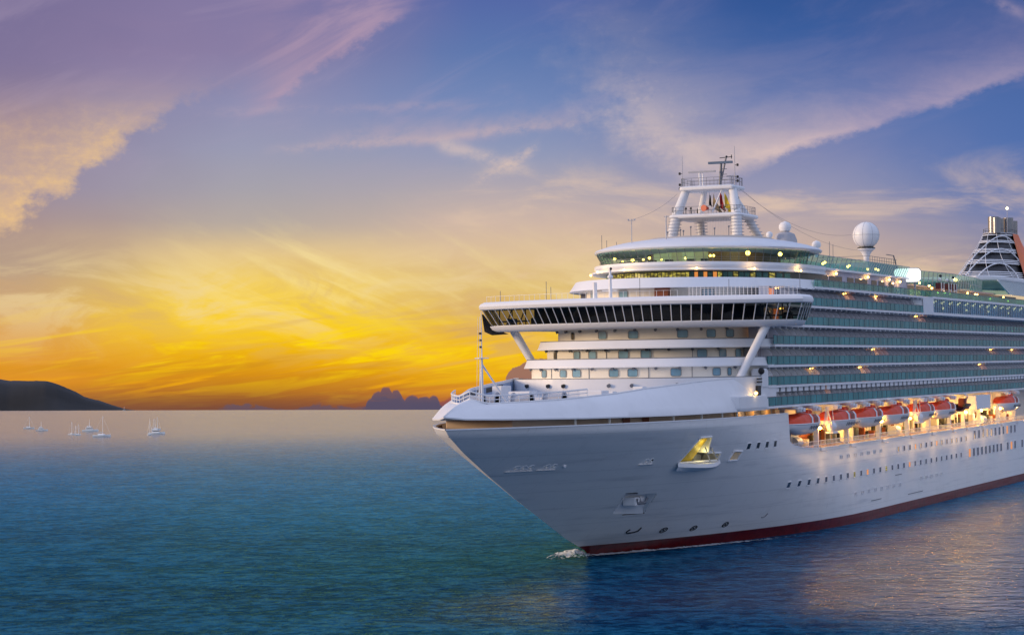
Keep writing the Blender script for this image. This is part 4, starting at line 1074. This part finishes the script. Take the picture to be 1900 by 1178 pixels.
q = MB(); q.tube((20, -6.4, 42.6), (20, -6.4, 46.4), .07, 6); q.tube((20, -6.9, 46.2), (20, -5.9, 46.2), .06, 5); q.ball((20, -6.9, 46.3), .14, 8); q.ball((20, -5.9, 46.3), .14, 8); q.build('light_pole', LGREY, roof)
q = MB(); q.tube((20.5, -1.2, 43.0), (20.5, -1.2, 46.7), .1, 6); q.tube((20.5, -1.5, 46.6), (20.5, -.8, 46.6), .08, 5); q.build('light_pole', LGREY, roof)
for i, (s, t) in enumerate([(26, -3), (26, -1), (25, 1), (26, 2.6), (25.5, 4.5), (27, 6.2), (24, .2)]):
    q = MB(); q.tube((s, t, 43.9), (s, t, 44.5+.3*(i % 3)), .06, 5); q.ball((s, t, 44.6+.3*(i % 3)), .16, 8); q.build('roof_fitting', GREY, roof)
# wall lamps beneath the canopy
for t in (-14.2, -8.9, -3.3, 6.6, 12.4, 15.6):
    c_, tan, nor = at_t(36, 27, 15.9, t, 2.0, .35); q = MB(); q.ball((c_.x, c_.y, 38.5), .17, 10); q.build('wall_lamp', LAMP, ship); plight((c_.x+nor.x*.3, c_.y+nor.y*.3, 38.75), 60, (1, .58, .18), .2)

# ------------------------------------------------------------------ upper deck house on the port side
q = MB(); q.box(34, 100, -14, 14.0, 36.15, 39.45); uh = q.build('upper_deck_house', mat('lavender_grey_wall', (176, 174, 190), .55, var=.15), ship)
q = MB(); q.box(33, 100.5, -14.5, 14.6, 39.3, 39.6); q.build('roof_slab', WHITE2, uh)
for s0, s1 in ((47, 51.5), (52, 59.3), (62, 66), (66.6, 74.2), (76.5, 80), (81, 85), (87.5, 91)):
    q = MB(); q.box(s0, s1-.3, 14.0, 14.05, 36.9, 38.5); q.build('saloon_window', DKGL, uh)
for s, z_ in ((40.5, 38.9), (54.5, 38.9), (73.0, 38.9), (86.5, 38.9), (93.5, 38.7)):
    q = MB(); q.ball((s, 14.4, z_), .2, 10); q.build('wall_lamp', LAMP, ship); plight((s, 14.9, z_-.2), 60, (1, .54, .2), .2)
ws = MB(); ws.strip([[(33, 14.3, 39.6), (98, 14.3, 39.6)], [(33, 14.9, 41.4), (98, 14.9, 41.4)]]); wso = ws.build('glass_windscreen', TEALL, ship)
q = MB(); s = 33
while s < 98.4: q.tube((s, 14.33, 39.6), (s+(.0 if s < 70 else .8), 14.95, 41.4), .06, 4); s += (2.6 if s < 70 else 1.5)
q.tube((33, 14.95, 41.4), (98, 14.95, 41.4), .05, 4); q.build('windscreen_frame', LGREY, wso)
q = MB(); q.strip([[(33, 8.0, 39.6), (98, 8.0, 39.6)], [(33, 8.0, 41.3), (98, 8.0, 41.3)]]); q.build('inner_windscreen', TEALL, ship)
for s in (52, 53.2, 66, 67, 78, 83, 84.5): q = MB(); q.ball((s, 13, 40.4+.2*(s % 2)), .2, 8); q.build('deck_lamp', LAMP, ship)
# big screen
q = MB(); q.box(99.6, 100.3, 5.6, 14.0, 38.9, 41.3)
sc = MB(); pts = []
def rrect(c, w, h, r, n=6):
    out_ = []
    for cx_, cy_, a0 in ((w/2-r, h/2-r, 0), (-w/2+r, h/2-r, 90), (-w/2+r, -h/2+r, 180), (w/2-r, -h/2+r, 270)):
        for i in range(n+1):
            a = math.radians(a0+90*i/n); out_.append((cx_+r*math.cos(a), cy_+r*math.sin(a)))
    return out_
scr = empty('video_screen', (0, 0, 0), 'bright white rounded screen standing above the glass balustrade on the upper deck', 'screen')
cS, cT, cZ = 99.5, 14.2, 40.05; tx = Vector((.41, .9)).normalized()
for (w, h_, r, off, nm, mm_) in ((4.9, 2.6, .75, 0, 'housing', LGREY), (4.6, 2.3, .65, -.42, 'panel', SCREEN)):
    R = rrect(0, w, h_, r); nn = Vector((-tx.y, tx.x))
    mb = MB(); a = [(cS+tx.x*x_+nn.x*off*-1, cT+tx.y*x_+nn.y*off*-1, cZ+z_) for x_, z_ in R]
    dpt = -.5 if nm == 'housing' else -.06
    # two copies give the body its thickness
    f0 = [(cS+tx.x*x_+nn.x*(.0 if nm == 'housing' else .04), cT+tx.y*x_+nn.y*(.0 if nm == 'housing' else .04), cZ+z_) for x_, z_ in R]
    f1 = [(p_[0]-nn.x*(.6 if nm == 'housing' else .03), p_[1]-nn.y*(.6 if nm == 'housing' else .03), p_[2]) for p_ in f0]
    mb.strip([f0+f0[:1], f1+f1[:1]]); mb.poly(f0); mb.poly(f1); mb.build(nm, mm_, scr)
q = MB(); q.tube((cS-1.5, cT-1.6, 36.1), (cS-1.5, cT-1.6, 39.3), .16, 8); q.tube((cS+1.2, cT+1.0, 36.1), (cS+1.2, cT+1.0, 39.3), .16, 8); q.build('post', LGREY, scr)

# radome on its pedestal
rd = MB(); c_ = (109.9, 4.0); R_ = 2.42
rd.lathe((*c_, 47.9), [(R_*math.cos(a), R_*math.sin(a)) for a in [-1.05+i*(PI/2+1.05)/14 for i in range(15)]], 28)
radome = rd.build('radome', WHITE2, ship, True)
q = MB(); q.lathe((*c_, 0), [(1.25, 45.78), (1.55, 45.6), (1.6, 45.35), (1.2, 45.15), (.8, 44.6), (.5, 43.9), (.55, 42.4), (.9, 41.0)], 20); q.build('pedestal', WHITE2, radome, True)
q = MB(); q.lathe((*c_, 0), [(1.3, 45.78), (1.64, 45.62), (1.64, 45.5), (1.5, 45.5)], 20); q.build('collar', DARK, radome)
q = MB()
for a in range(0, 8): 
    w = a*PI/4; q.path([(c_[0]+R_*1.004*math.cos(e)*math.cos(w), c_[1]+R_*1.004*math.cos(e)*math.sin(w), 47.9+R_*1.004*math.sin(e)) for e in [-1.0+i*.285 for i in range(10)]], .03, 4)
q.path([(c_[0]+R_*1.005*math.cos(w), c_[1]+R_*1.005*math.sin(w), 47.95) for w in [i*PI/16 for i in range(33)]], .03, 4)
q.build('panel_seams', LGREY, radome)
q = MB(); q.box(96, 116, -1, 8.2, 39.5, 42.4); q.build('radome_house', TEALL if False else LGREY, ship, bevel=.05)
q = MB()
for s in [97+i*1.6 for i in range(12)]: q.tube((s, 8.2, 42.4), (s, 8.2, 43.5), .05, 4)
for z_ in (42.9, 43.5): q.tube((96.5, 8.2, z_), (115, 8.2, z_), .05, 4); q.tube((96.5, -1, z_), (96.5, 8.2, z_), .05, 4)
q.tube((113, 8.2, 44.2), (116, 8.2, 41.2), .12, 5); q.tube((108, 8.2, 44.2), (113, 8.2, 44.2), .08, 5); q.build('roof_railing', GREY, ship)

# pool deck: low house, glass enclosure, conservatory
q = MB(); q.box(104, 200, -13, 12.2, 36.2, 38.4); q.build('pool_house', mat('warm_white_wall', (214, 196, 176), .6, var=.2), ship)
q = MB(); q.box(103, 176, -13, 13.0, 38.4, 38.7); q.build('pool_house_roof', mat('pinkish_trim', (206, 176, 160), .6), ship)
for s0, s1 in ((108, 116), (128, 134), (158, 163)): q = MB(); q.box(s0, s1, 12.2, 12.25, 36.6, 38.0); q.build('lit_bay', LITO if s0 > 120 else LITW, ship)
en = MB(); rows = []
def encl(u):   # bulging plan of the enclosure
    s = 104 + 70*u; return s, 9.5 + 4.3*math.sin(PI*min(1, .12+u*.8))
pts = [encl(i/28) for i in range(29)]
en.strip([[(s, t, 38.7) for s, t in pts], [(s, t+.3, 41.35) for s, t in pts]]); eno = en.build('glass_enclosure', TEALL, ship)
q = MB()
for s, t in pts: q.tube((s, t+.02, 38.7), (s, t+.32, 41.35), .08, 4)
q.path([(s, t+.32, 41.35) for s, t in pts], .07, 4); q.path([(s, t+.15, 39.9) for s, t in pts], .05, 4); q.build('enclosure_frame', LGREY, eno)
q = MB(); q.strip([[(104, 4, 38.7), (174, 4, 38.7)], [(104, 4, 41.2), (174, 4, 41.2)]]); q.build('inner_screen', TEALL, ship)
q = MB(); q.prism([(172, -10), (172, 10), (176, 14.2), (226, 14.2), (226, -10)], 41.35, 42.3); q.build('conservatory_roof', WHITE2, ship, bevel=.2)
q = MB(); q.strip([[(174, 13.8, 41.35), (226, 13.8, 41.35)], [(176, 15.6, 38.4), (226, 15.6, 38.4)]]); co = q.build('conservatory_glass', TEAL, ship)
q = MB(); s = 174
while s < 226: q.tube((s, 13.85, 41.35), (s+4.2, 15.65, 38.4), .13, 4); s += 1.55
q.build('glazing_bars', WHITE2, co)
q = MB(); q.strip([[(171.5, 8, 41.35), (174, 13.8, 41.35)], [(172, 9, 38.4), (176, 15.6, 38.4)]]); q.build('conservatory_end', TEALL, ship)
for i, (s, z_) in enumerate([(108, 38.9), (111, 39.9), (115, 38.6), (117, 38.2), (121.5, 37.5), (127, 37.6), (130.5, 37.5), (145.5, 38.0), (139, 40.4), (152, 37.9), (153.8, 37.9), (165.5, 37.3), (178, 37.9), (182.5, 37.2), (106, 39.6)]):
    q = MB(); q.ball((s, 14.2 if z_ < 39 else 13.4, z_), .32 if i in (8,) else .18, 10); q.build('pool_deck_lamp', LAMP, ship)
    if i in (1, 4, 8, 9, 12): plight((s, 15.0, z_), 60, (1, .66, .3), .15)
q = MB()
for s in (145.5, 166, 178): q.tube((s, 14.2, 36.2), (s, 14.2, 37.9), .1, 5)
q.build('lamp_posts', LGREY, ship)
for s in (121.6, 127.4, 131.6):  # small deck shelters: maroon box in a white frame
    q = MB(); q.box(s-1.0, s+1.0, 14.0, 15.0, 38.2, 39.3); q.mat(1)
    for a in (-1.0, 1.0): q.tube((s+a, 15.1, 36.2), (s+a, 15.1, 39.4), .09, 5)
    for z_ in (36.9, 38.1): q.tube((s-1, 15.1, z_), (s+1, 15.1, z_), .07, 5)
    if s < 130 or True: q.ball((s, 14.5, 39.9), .36, 8); q.mat(2).ball((s+.4, 14.6, 40.6 if s != 127.4 else 39.9), .28, 8)
    q.build('deck_shelter', [mat('maroon_panel', (92, 34, 40), .6), WHITE2, DARK], ship)

# ------------------------------------------------------------------ funnel
fc = (242.0, 0.0)
def fr_(z_):   # half sizes along and across
    u = (z_-42.3)/(54.4-42.3); u = max(0, min(1, u)); g_ = (1-u)**1.15
    return 9.0 + 22.5*g_, 3.6 + 5.0*g_
def fpt(w, z_, k_=1.0):
    a, b = fr_(z_); return (fc[0]+(1-(z_-42.3)/12)*-1.5 + a*k_*math.cos(w), fc[1]+b*k_*math.sin(w), z_)
NA = 48; ws_ = [2*PI*i/NA for i in range(NA)]
q = MB(); zl = [42.0, 43.6, 45.2, 46.8, 48.4, 50, 51.6, 53, 54.4]
q.strip([[fpt(w, z_, .93) for w in ws_] for z_ in zl], True); q.poly([fpt(w, 54.4, .93) for w in ws_]); funnel = q.build('funnel', DARK, ship, True)
def fring(z0, z1, m_, name, k0=1.0, w0=0, w1=2*PI):
    q = MB(); W_ = [w for w in [2*PI*i/72 for i in range(73)] if w0 <= w <= w1]
    q.strip([[fpt(w, z0, k0) for w in W_], [fpt(w, z1, k0) for w in W_], [fpt(w, z1, k0*.94) for w in W_], [fpt(w, z0, k0*.94) for w in W_]]); return q.build(name, m_, funnel)
for zc in (42.5, 42.95, 43.4, 43.85, 44.3, 44.75, 46.85, 47.25, 47.65, 49.6, 50.0, 50.35, 52.1, 52.45, 53.9): fring(zc, zc+.2, WHITE2, 'louvre_ring')
fring(42.0, 42.35, WHITE2, 'louvre_ring', 1.08)
# crossing ribs
q = MB()
for w0 in [i*PI/6 for i in range(12)]:
    for dw in (.75,):
        q = MB(); q.path([fpt(w0+dw*((z_-42.3)/12)**1.0*1.0, z_, 1.02) for z_ in [42.3+i*1.21 for i in range(11)]], .06, 5); q.build('rib', WHITE2, funnel)
for zc, hh in ((42.4, 4.6), (42.4, 8.2), (42.4, 11.4)):
    w_c = PI*.80
    q = MB(); q.path([fpt(w_c + (i/10-1)*1.15*(hh/11), 42.3 + hh*math.sqrt(max(0, 1-((i-10)/10)**2)), 1.03) for i in range(21)], .14, 5); q.build('arched_rib', WHITE2, funnel)
q = MB(); W_ = [-1.1+i*.06 for i in range(51)]; q.strip([[fpt(w, z_, 1.06) for w in W_] for z_ in zl]); q.build('orange_casing', FUNO, funnel, True)
q = MB(); q.lathe((0, 0, 0), [(0.1, 0)], 3)
q = MB(); q.strip([[fpt(w, 54.35, 1.0) for w in ws_], [fpt(w, 54.6, 1.0) for w in ws_]], True); q.poly([fpt(w, 54.6, 1.0) for w in ws_]); q.build('funnel_top', LGREY, funnel)
q = MB()
for w in ws_[::2]: q.tube(fpt(w, 54.6, .97), (fpt(w, 54.4, .97)[0], fpt(w, 54.4, .97)[1], 55.5), .05, 4)
q.path([(fpt(w, 54.4, .97)[0], fpt(w, 54.4, .97)[1], 55.5) for w in ws_+ws_[:1]], .06, 4); q.build('funnel_railing', GREY, funnel)
for s, t, r, hh in ((233.5, 1.0, .95, 58.0), (236.6, 1.2, .8, 57.9), (238.5, -.8, 1.25, 58.5), (241.5, 2.0, 1.2, 58.3), (244.5, .2, 1.0, 58.2), (248.0, 1.6, 1.25, 57.9), (250.5, -.8, 1.1, 58.1), (252.6, 1.0, .8, 57.2)):
    q = MB(); q.lathe((s, t, 0), [(r, 54.4), (r, hh), (r*.82, hh), (r*.8, hh-1.2)], 18); q.build('exhaust_pipe', STEEL, funnel, True)
q = MB(); q.tube((236, 3.0, 54.5), (236, 3.0, 61.2), .07, 6); q.build('funnel_mast', LGREY, funnel)
q = MB(); q.ball((236, 3.0, 60.2), .3, 8); q.build('mast_light', LAMPW, funnel)
plight((252, 13, 46.5), 1700, (1, .5, .2), .5); plight((240, 13.0, 43.6), 500, (1, .62, .36), .3)  # lights added to warm the funnel side, no lamp stands here

# ------------------------------------------------------------------ radar mast
FL = [((33.2, -5.2, 43.5), (34.4, -4.7, 47.5), (36.0, -3.6, 51.6)), ((33.2, 5.4, 43.5), (34.4, 4.9, 47.5), (36.0, 3.8, 51.6))]
AL = [((45.5, -4.4, 43.5), (41.4, -3.4, 47.5), (38.6, -1.6, 51.6)), ((46.0, 5.4, 43.0), (41.6, 4.2, 47.5), (38.6, 2.4, 51.6))]
def plat(s0, s1, w, z_, th, name, r=.9):
    R = []
    for cx_, cy_, a0 in ((s1-r, w-r, 0), (s0+r, w-r, 90), (s0+r, -w+r, 180), (s1-r, -w+r, 270)):
        for i in range(7): a = math.radians(a0+15*i); R.append((cx_+r*math.cos(a), cy_+r*math.sin(a)))
    q = MB(); f = lambda k_: [((s0+s1)/2+(s-(s0+s1)/2)*k_, t*k_) for s, t in R]
    q.strip([[(*p_, zz_) for p_ in f(k_)] for k_, zz_ in ((.9, z_-th/2), (.98, z_-th*.3), (1.0, z_), (.98, z_+th*.3), (.9, z_+th/2))] , True)
    q.poly([(*p_, z_-th/2) for p_ in f(.9)]); q.poly([(*p_, z_+th/2) for p_ in f(.9)])
    return q.build(name, WHITE2, mast or ship, True), f(.93)
mast = None
mast, e1 = plat(33.4, 43.0, 5.8, 47.4, .75, 'radar_mast')
for a, b, c_ in FL: q = MB(); q.tube(a, b, .8, 16, .78); q.tube(b, c_, .78, 16, .62); q.build('leg', WHITE, mast, True)
for a, b, c_ in AL: q = MB(); q.tube(a, b, .6, 14, .6); q.tube(b, c_, .55, 14, .42); q.build('leg', WHITE, mast, True)
_, e2 = plat(34.8, 40.2, 4.5, 51.7, .7, 'upper_platform', .6)
for e, z_, nm in ((e1, 47.7, 'platform_railing'), (e2, 52.1, 'platform_railing')):
    q = MB()
    for p_ in e[::2]: q.tube((*p_, z_), (*p_, z_+1.15), .04, 4)
    # straight runs between the rounded corners
    E_ = e + e[:1]
    for a, b in zip(E_[:-1], E_[1:]):
        L = math.dist(a, b); n_ = int(L/1.2)
        for i in range(1, n_): q.tube((a[0]+(b[0]-a[0])*i/n_, a[1]+(b[1]-a[1])*i/n_, z_), (a[0]+(b[0]-a[0])*i/n_, a[1]+(b[1]-a[1])*i/n_, z_+1.15), .03, 4)
    for hh in (.6, 1.15): q.path([(*p_, z_+hh) for p_ in E_], .035, 4)
    q.build(nm, GREY, mast)
# ladder rings round the legs
def lrings(a, b, r, n_):
    for i in range(n_):
        u = (i+.5)/n_; c_ = [a[j]+(b[j]-a[j])*u for j in range(3)]
        q = MB(); q.path([(c_[0]+r*math.cos(w), c_[1]+r*math.sin(w), c_[2]) for w in [j*PI/5 for j in range(11)]], .05, 4); q.build('ladder_hoop', LGREY, mast)
for L_ in FL: lrings(L_[0], L_[1], 1.05, 8)
for L_ in AL: lrings(L_[0], L_[1], 1.0, 9)
# scanners
q = MB(); q.tube((36.5, -1.6, 52), (36.5, -1.6, 54.2), .16, 8); q.tube((36.5, -1.1, 52), (36.5, -1.1, 54.0), .1, 6); q.build('scanner_post', WHITE2, mast)
q = MB(); q.box(36.3, 36.7, -3.4, .9, 54.15, 54.4); q.build('radar_scanner', LGREY, mast)
q = MB(); q.tube((37.5, 1.3, 52), (37.0, 1.7, 55.4), .26, 8, .18); q.tube((37.5, 1.3, 52), (37.0, 2.5, 56.3), .14, 6)
for z_ in (53, 53.8, 54.6): q.tube((37.3, 1.5, z_), (37.3, 2.5, z_), .06, 4)
q.build('pole_mast', GREY, mast)
q = MB(); q.box(36.7, 37.2, -.3, 3.5, 55.4, 55.75); q.build('radar_scanner', mat('blue_grey_scanner', (92, 112, 136), .4), mast)
q = MB(); q.tube((37.2, 1.4, 56.3), (37.2, 3.4, 56.4), .06, 5); q.ball((37.2, 2.5, 56.45), .18, 8); q.tube((37.2, 3.3, 56.1), (37.2, 3.3, 56.7), .07, 5); q.build('masthead_fitting', DARK, mast)
q = MB(); q.tube((38, 3.0, 52), (38, 3.0, 53.5), .08, 5); q.box(37.9, 38.1, 2.2, 4.0, 53.45, 53.6); q.build('radar_scanner', LGREY, mast)
for t, top in ((-4.2, 56.8), (4.2, 57.9)):
    q = MB(); q.tube((36, t, 52), (36, t, top-2.5), .09, 6, .05); q.tube((36, t, top-2.5), (36, t, top), .05, 5, .03); q.build('whip_aerial', LGREY, mast)
    for z_ in ((54.1, 52.4, 51.8, 49.6) if t < 0 else (55.0, 53.2, 52.6, 50.0)):
        q = MB(); sg = 1 if t > 0 else -1; q.tube((36, t, z_), (36, t+sg*.65, z_), .05, 4); q.box(35.85, 36.15, t+sg*.45-.11, t+sg*.45+.11, z_-.18, z_+.2); q.build('navigation_light', DARK, mast)
q = MB(); q.tube((33.0, 0.2, 48.5), (34.2, 0.5, 48.5), .5, 16, .18); q.build('ship_horn', mat('horn_red', (190, 62, 34), .4), mast, True)
q = MB(); q.tube((34.0, 1.2, 47.8), (35.5, 2.4, 51.6), .14, 6); q.build('mast_brace', WHITE2, mast)
q = MB(); q.tube((34.2, -1.2, 48.5), (34.2, -1.2, 47.7), .1, 5)
for t in (-3.0, -2.2, 2.4, 3.1): q.ball((34, t, 48.6), .2, 6); q.tube((34, t, 47.7), (34, t, 48.5), .06, 4)
q.build('deck_instruments', DARK, mast)
q = MB()
for i in range(14): q.tube((35, -1+i*.45, 43.9), (36, -.6+i*.38, 51.5), .014, 3)
q.build('halyards', LGREY, mast)
def cable(a, b, sag, r=.022, n_=12):
    return [(a[0]+(b[0]-a[0])*i/n_, a[1]+(b[1]-a[1])*i/n_, a[2]+(b[2]-a[2])*i/n_ - sag*4*(i/n_)*(1-i/n_)) for i in range(n_+1)]
q = MB(); q.path(cable((35.5, -4.9, 51), (20, -6.4, 46.3), .6), .02, 3); q.path(cable((38, 4.4, 51.4), (100, 4, 47.5), 2.2), .022, 3); q.path(cable((38, 4.8, 51.2), (100, 8, 44.5), 2.4), .022, 3); q.build('stay_wire', GREY, mast)
# signal flags: each hangs from a halyard
FM = lambda n_, c_: mat(n_, c_, .8, var=.2, vs=1.0)
flagdefs = [((34.6, .55), 50.9, 1.9, .5, (34, 34, 40), 'black signal flag, leftmost on the mast halyards'), ((34.8, 1.1), 50.8, 2.3, 1.9, (150, 128, 92), 'faded brown signal flag beside the black one'),
            ((34.8, 2.2), 51.1, 2.6, .9, (150, 28, 32), 'dark red pennant between the brown and the yellow flags'), ((34.8, 2.95), 51.0, 2.4, 1.5, (196, 170, 40), 'upper yellow signal flag, rightmost on the halyards'), ((34.8, 3.4), 49.3, 1.4, .9, (206, 178, 44), 'small lower yellow flag just above the lower platform')]
for (s, t), zt, hh, ww, c_, lb in flagdefs:
    mb = MB(); rows = []
    for i in range(9):
        u = i/8; row = []
        for j in range(7):
            v = j/6; row.append((s + .16*math.sin(u*7+v*5+t), t + ww*u*(.35+.65*v), zt - hh*v - ww*.9*u*(1-v*.3)))
        rows.append(row)
    mb.strip(rows); o = mb.build('signal_flag', FM('flag_cloth', c_), None, True); tag(o, lb, 'flag', 'signal flags under the radar mast')
# satellite domes aft of the roof
def dome(s, t, z_, r, hh, base):
    q = MB(); q.lathe((s, t, z_), [(base, -hh), (base, -.2-r*.3), (r*.8, -r*.5), (r, 0), (r*.95, r*.45), (r*.7, r*.8), (.02, r*1.05)], 18); return q.build('satellite_dome', WHITE2, ship, True)
dome(55, 6.0, 46.4, 1.0, 2.6, .55); q = MB(); q.lathe((55, 6.0, 0), [(1.9, 41.5), (1.9, 44.4), (1.5, 45.4), (.6, 45.8)], 16); q.build('dome_base', LGREY, ship, True)
dome(52.5, 4.2, 45.2, .55, 2.4, .3); dome(60, 9.6, 43.7, .75, 1.9, .3); dome(59, 8.6, 43.2, .45, 1.6, .2)
for s, t, z_ in ((66, 10, 44.6), (68, 10, 44.2)): q = MB(); q.tube((s, t, 39.6), (s, t, z_), .05, 4); q.build('whip_aerial', GREY, ship)

# ------------------------------------------------------------------ moored boats on the left
def sea_at(px_, py_):
    a = (px_-950)/4129.4; zz_ = (678.8-py_)/4129.4 - a*RHO
    d = (FWD + RGT*a)
    r = 200.0
    while r < 4000:
        x_, y_ = CX + d.x*r, CY + d.y*r
        if CZ + zz_*r <= sea_z(x_, y_): break
        r += 1
    return Vector((x_, y_, sea_z(x_, y_))), r
BW = mat('boat_white', (252, 252, 250), .35); SAILC = mat('furled_sail', (200, 200, 196), .8)
def boat(label, kind, px_, py_, wpx, hpx, yaw=0.0, masts=1):
    loc, dist_ = sea_at(px_, py_); L = wpx*dist_/4129.4; H = hpx*dist_/4129.4
    r = empty('sailing_boat' if kind == 's' else 'motor_boat', (0, 0, 0), label, 'boat', 'white boats moored in the bay')
    r.location = loc; r.rotation_euler = (0, 0, math.atan2(RGT.y, RGT.x) + yaw)
    hb_ = MB(); rows = []; w = L*.15; fb = L*.095
    for i in range(15):
        u = i/14; ww = w*(math.sin(PI*min(.5, u*.72)+.0)*1.0 if u < .7 else math.cos((u-.7)/.3*PI/2)**.7)*1.0
        ww = w*((.72+.28*math.sin(u*PI/1.3)) if u < .6 else (.72+.28*math.sin(.6*PI/1.3))*max(0.02, 1-((u-.6)/.4)**2)); s = (u-.5)*L; sh = fb*(1+.25*u)
        rows.append([(s, ww, sh), (s, ww*.92, sh*.4), (s, ww*.6, -.15*fb), (s, 0, -.3*fb), (s, -ww*.6, -.15*fb), (s, -ww*.92, sh*.4), (s, -ww, sh)])
    hb_.strip(rows); hb_.strip([[(row[0][0], row[0][1], row[0][2]*.97), (row[0][0], row[-1][1], row[0][2]*.97)] for row in rows]); hb_.poly(rows[0]); hb_.build('hull', BW, r, True)
    q = MB()
    if kind == 's':
        q.strip([[(-.22*L, w*.5, fb), (-.22*L, w*.42, fb*1.75), (-.22*L, -w*.42, fb*1.75), (-.22*L, -w*.5, fb)], [(.12*L, w*.5, fb), (.06*L, w*.4, fb*1.7), (.06*L, -w*.4, fb*1.7), (.12*L, -w*.5, fb)], [(.24*L, w*.3, fb*1.1), (.24*L, w*.25, fb*1.15), (.24*L, -w*.25, fb*1.15), (.24*L, -w*.3, fb*1.1)]]); q.poly([(-.22*L, w*.5, fb), (-.22*L, w*.42, fb*1.75), (-.22*L, -w*.42, fb*1.75), (-.22*L, -w*.5, fb)])
    else:
        q.box(-.28*L, .16*L, -w*.6, w*.6, fb, fb*2.3); q.box(-.2*L, .05*L, -w*.5, w*.5, fb*2.5, fb*3.3)
    q.build('cabin', BW, r)
    q = MB(); mt_ = max(.09, L*.011)
    if kind == 's':
        for j in range(masts):
            x0 = (.06 if masts == 1 else .16-.38*j)*L; q.tube((x0, 0, fb), (x0, 0, H*(1-.12*j)), mt_, 6, mt_*.6); q.tube((x0, -w*.3, H*.62), (x0, w*.3, H*.62), mt_*.5, 4)
            q.tube((x0, 0, H*(1-.12*j)), (L*.49, 0, fb*1.2), mt_*.25, 3); q.tube((x0, 0, H*(1-.12*j)), (-L*.49, 0, fb*1.1), mt_*.25, 3)
        q.build('mast', BW, r)
        q = MB(); q.tube((.05*L, 0, fb*2.6), (-.33*L, 0, fb*2.4), L*.02, 8, L*.012); q.build('boom', SAILC, r)
    else:
        q.tube((-.05*L, 0, fb*3.2), (-.05*L, 0, H), mt_, 6, mt_*.5); q.tube((-.3*L, 0, fb*2.4), (-.1*L, 0, fb*4.2), mt_*.6, 4); q.build('mast', BW, r)
        q = MB(); q.box(-.24*L, .163*L, -w*.61, w*.61, fb*1.55, fb*2.05); q.build('cabin_window', DKGL, r)
    return r
boat('white sailing boat lying farthest left, bare mast, small and faint', 's', 52, 795, 20, 22, .1)
boat('low white motor boat just right of the leftmost sailing boat', 'm', 76, 799, 22, 17, .1)
boat('small white sailing boat at the left end of the middle group', 's', 131, 806, 13, 24, -.2)
boat('small two-masted white boat tucked behind the middle group\'s left boat', 's', 142, 807, 13, 20, .15, 2)
boat('white motor cruiser with stepped cabin behind the largest sailing boat', 'm', 166, 800, 30, 22, .05)
boat('largest white sailing boat with a tall single mast and furled sail', 's', 187, 810, 33, 38, .03)
boat('white sailing boat in the right hand group, the farther of the three', 's', 288, 797, 17, 23, .25, 2)
boat('long white boat with low hull in front of the right hand group', 'm', 289, 805, 31, 22, .0)
boat('slim white sailing boat at the near left edge of the right hand group', 's', 276, 807, 10, 30, .6)
boat('tiny white sail far off at the foot of the headland', 's', 229, 762, 5, 8, .3)
# ------------------------------------------------------------------ bow wave and wash
FOAM = bpy.data.materials.new('foam'); FOAM.use_nodes = True; nt = FOAM.node_tree; k = K(nt); p = nt.nodes['Principled BSDF']
tcn = k.n('ShaderNodeTexCoord'); ob = tcn.outputs['Object']; uvn = k.n('ShaderNodeAttribute', attribute_name='dens')
n1 = k.noise(ob, 1.6, 6, .7, .6); dens = X(k, uvn.outputs['Fac'])
fac = k.sm(n1 + dens*.55, .78, .92)
p.inputs['Base Color'].default_value = (.62, .68, .72, 1); p.inputs['Roughness'].default_value = .6
tr_ = k.n('ShaderNodeBsdfTransparent'); mx = k.n('ShaderNodeMixShader'); k.put(mx.inputs[0], fac)
nt.links.new(tr_.outputs[0], mx.inputs[1]); nt.links.new(p.outputs[0], mx.inputs[2]); nt.links.new(mx.outputs[0], nt.nodes['Material Output'].inputs[0])
from mathutils import noise as mn
def foam(name, label, fn, nu, nv):
    vs = []; dn = []
    for i in range(nu+1):
        for j in range(nv+1):
            s, t, z_, d_ = fn(i/nu, j/nv); vs.append(tuple(V(s, t, z_))); dn.append(d_)
    fs = [(i*(nv+1)+j, i*(nv+1)+j+1, (i+1)*(nv+1)+j+1, (i+1)*(nv+1)+j) for i in range(nu) for j in range(nv)]
    me = bpy.data.meshes.new(name); me.from_pydata(vs, [], fs); me.materials.append(FOAM)
    at = me.attributes.new('dens', 'FLOAT', 'POINT'); at.data.foreach_set('value', dn)
    me.polygons.foreach_set('use_smooth', [True]*len(me.polygons))
    o = link(bpy.data.objects.new(name, me)); tag(o, label, kind='stuff'); return o
def bw(u, v):
    a = u*2*PI; r = v; s = -16.0 + 4.6*r*math.cos(a) - 1.2*r; t = -1.2 + 3.4*r*math.sin(a)
    nz = mn.fractal(Vector((s*.9, t*.9, 0)), 1.0, 2.0, 4)
    hgt_ = (1-r**1.5)*(.75 + .8*nz) + .05
    return s, t, max(.03, hgt_), 1.02-r*.75
foam('bow_wave', 'white curl of foam where the stem cuts the water', bw, 60, 26)
def wash(u, v):
    s = -13.5 + u*55; b = hb(s, 0) + .1
    w = 1.3 + 2.8*u; t = b + v*w + .9*math.sin(u*3)*u + u*.8
    return s, t, .05 + .18*(1-v)*(1-u)*(1+mn.noise(Vector((s, t, 0)))), (1.15-1.05*u)*math.sin(PI*min(1, .15+v*.85))
foam('hull_wash', 'thin line of white wash trailing along the waterline', wash, 220, 8)
def farw(u, v):
    s = -38 + u*30; t = 62 - u*5 + v*3.5
    return s, t, .04, .42*math.sin(PI*u)*math.sin(PI*v)
foam('water_streaks', 'faint broken foam streaks on the water in front of the ship', farw, 80, 8)
S.render.engine = 'CYCLES'
S.cycles.max_bounces = 6; S.cycles.transparent_max_bounces = 24; S.cycles.use_denoising = True; S.cycles.sample_clamp_indirect = 6
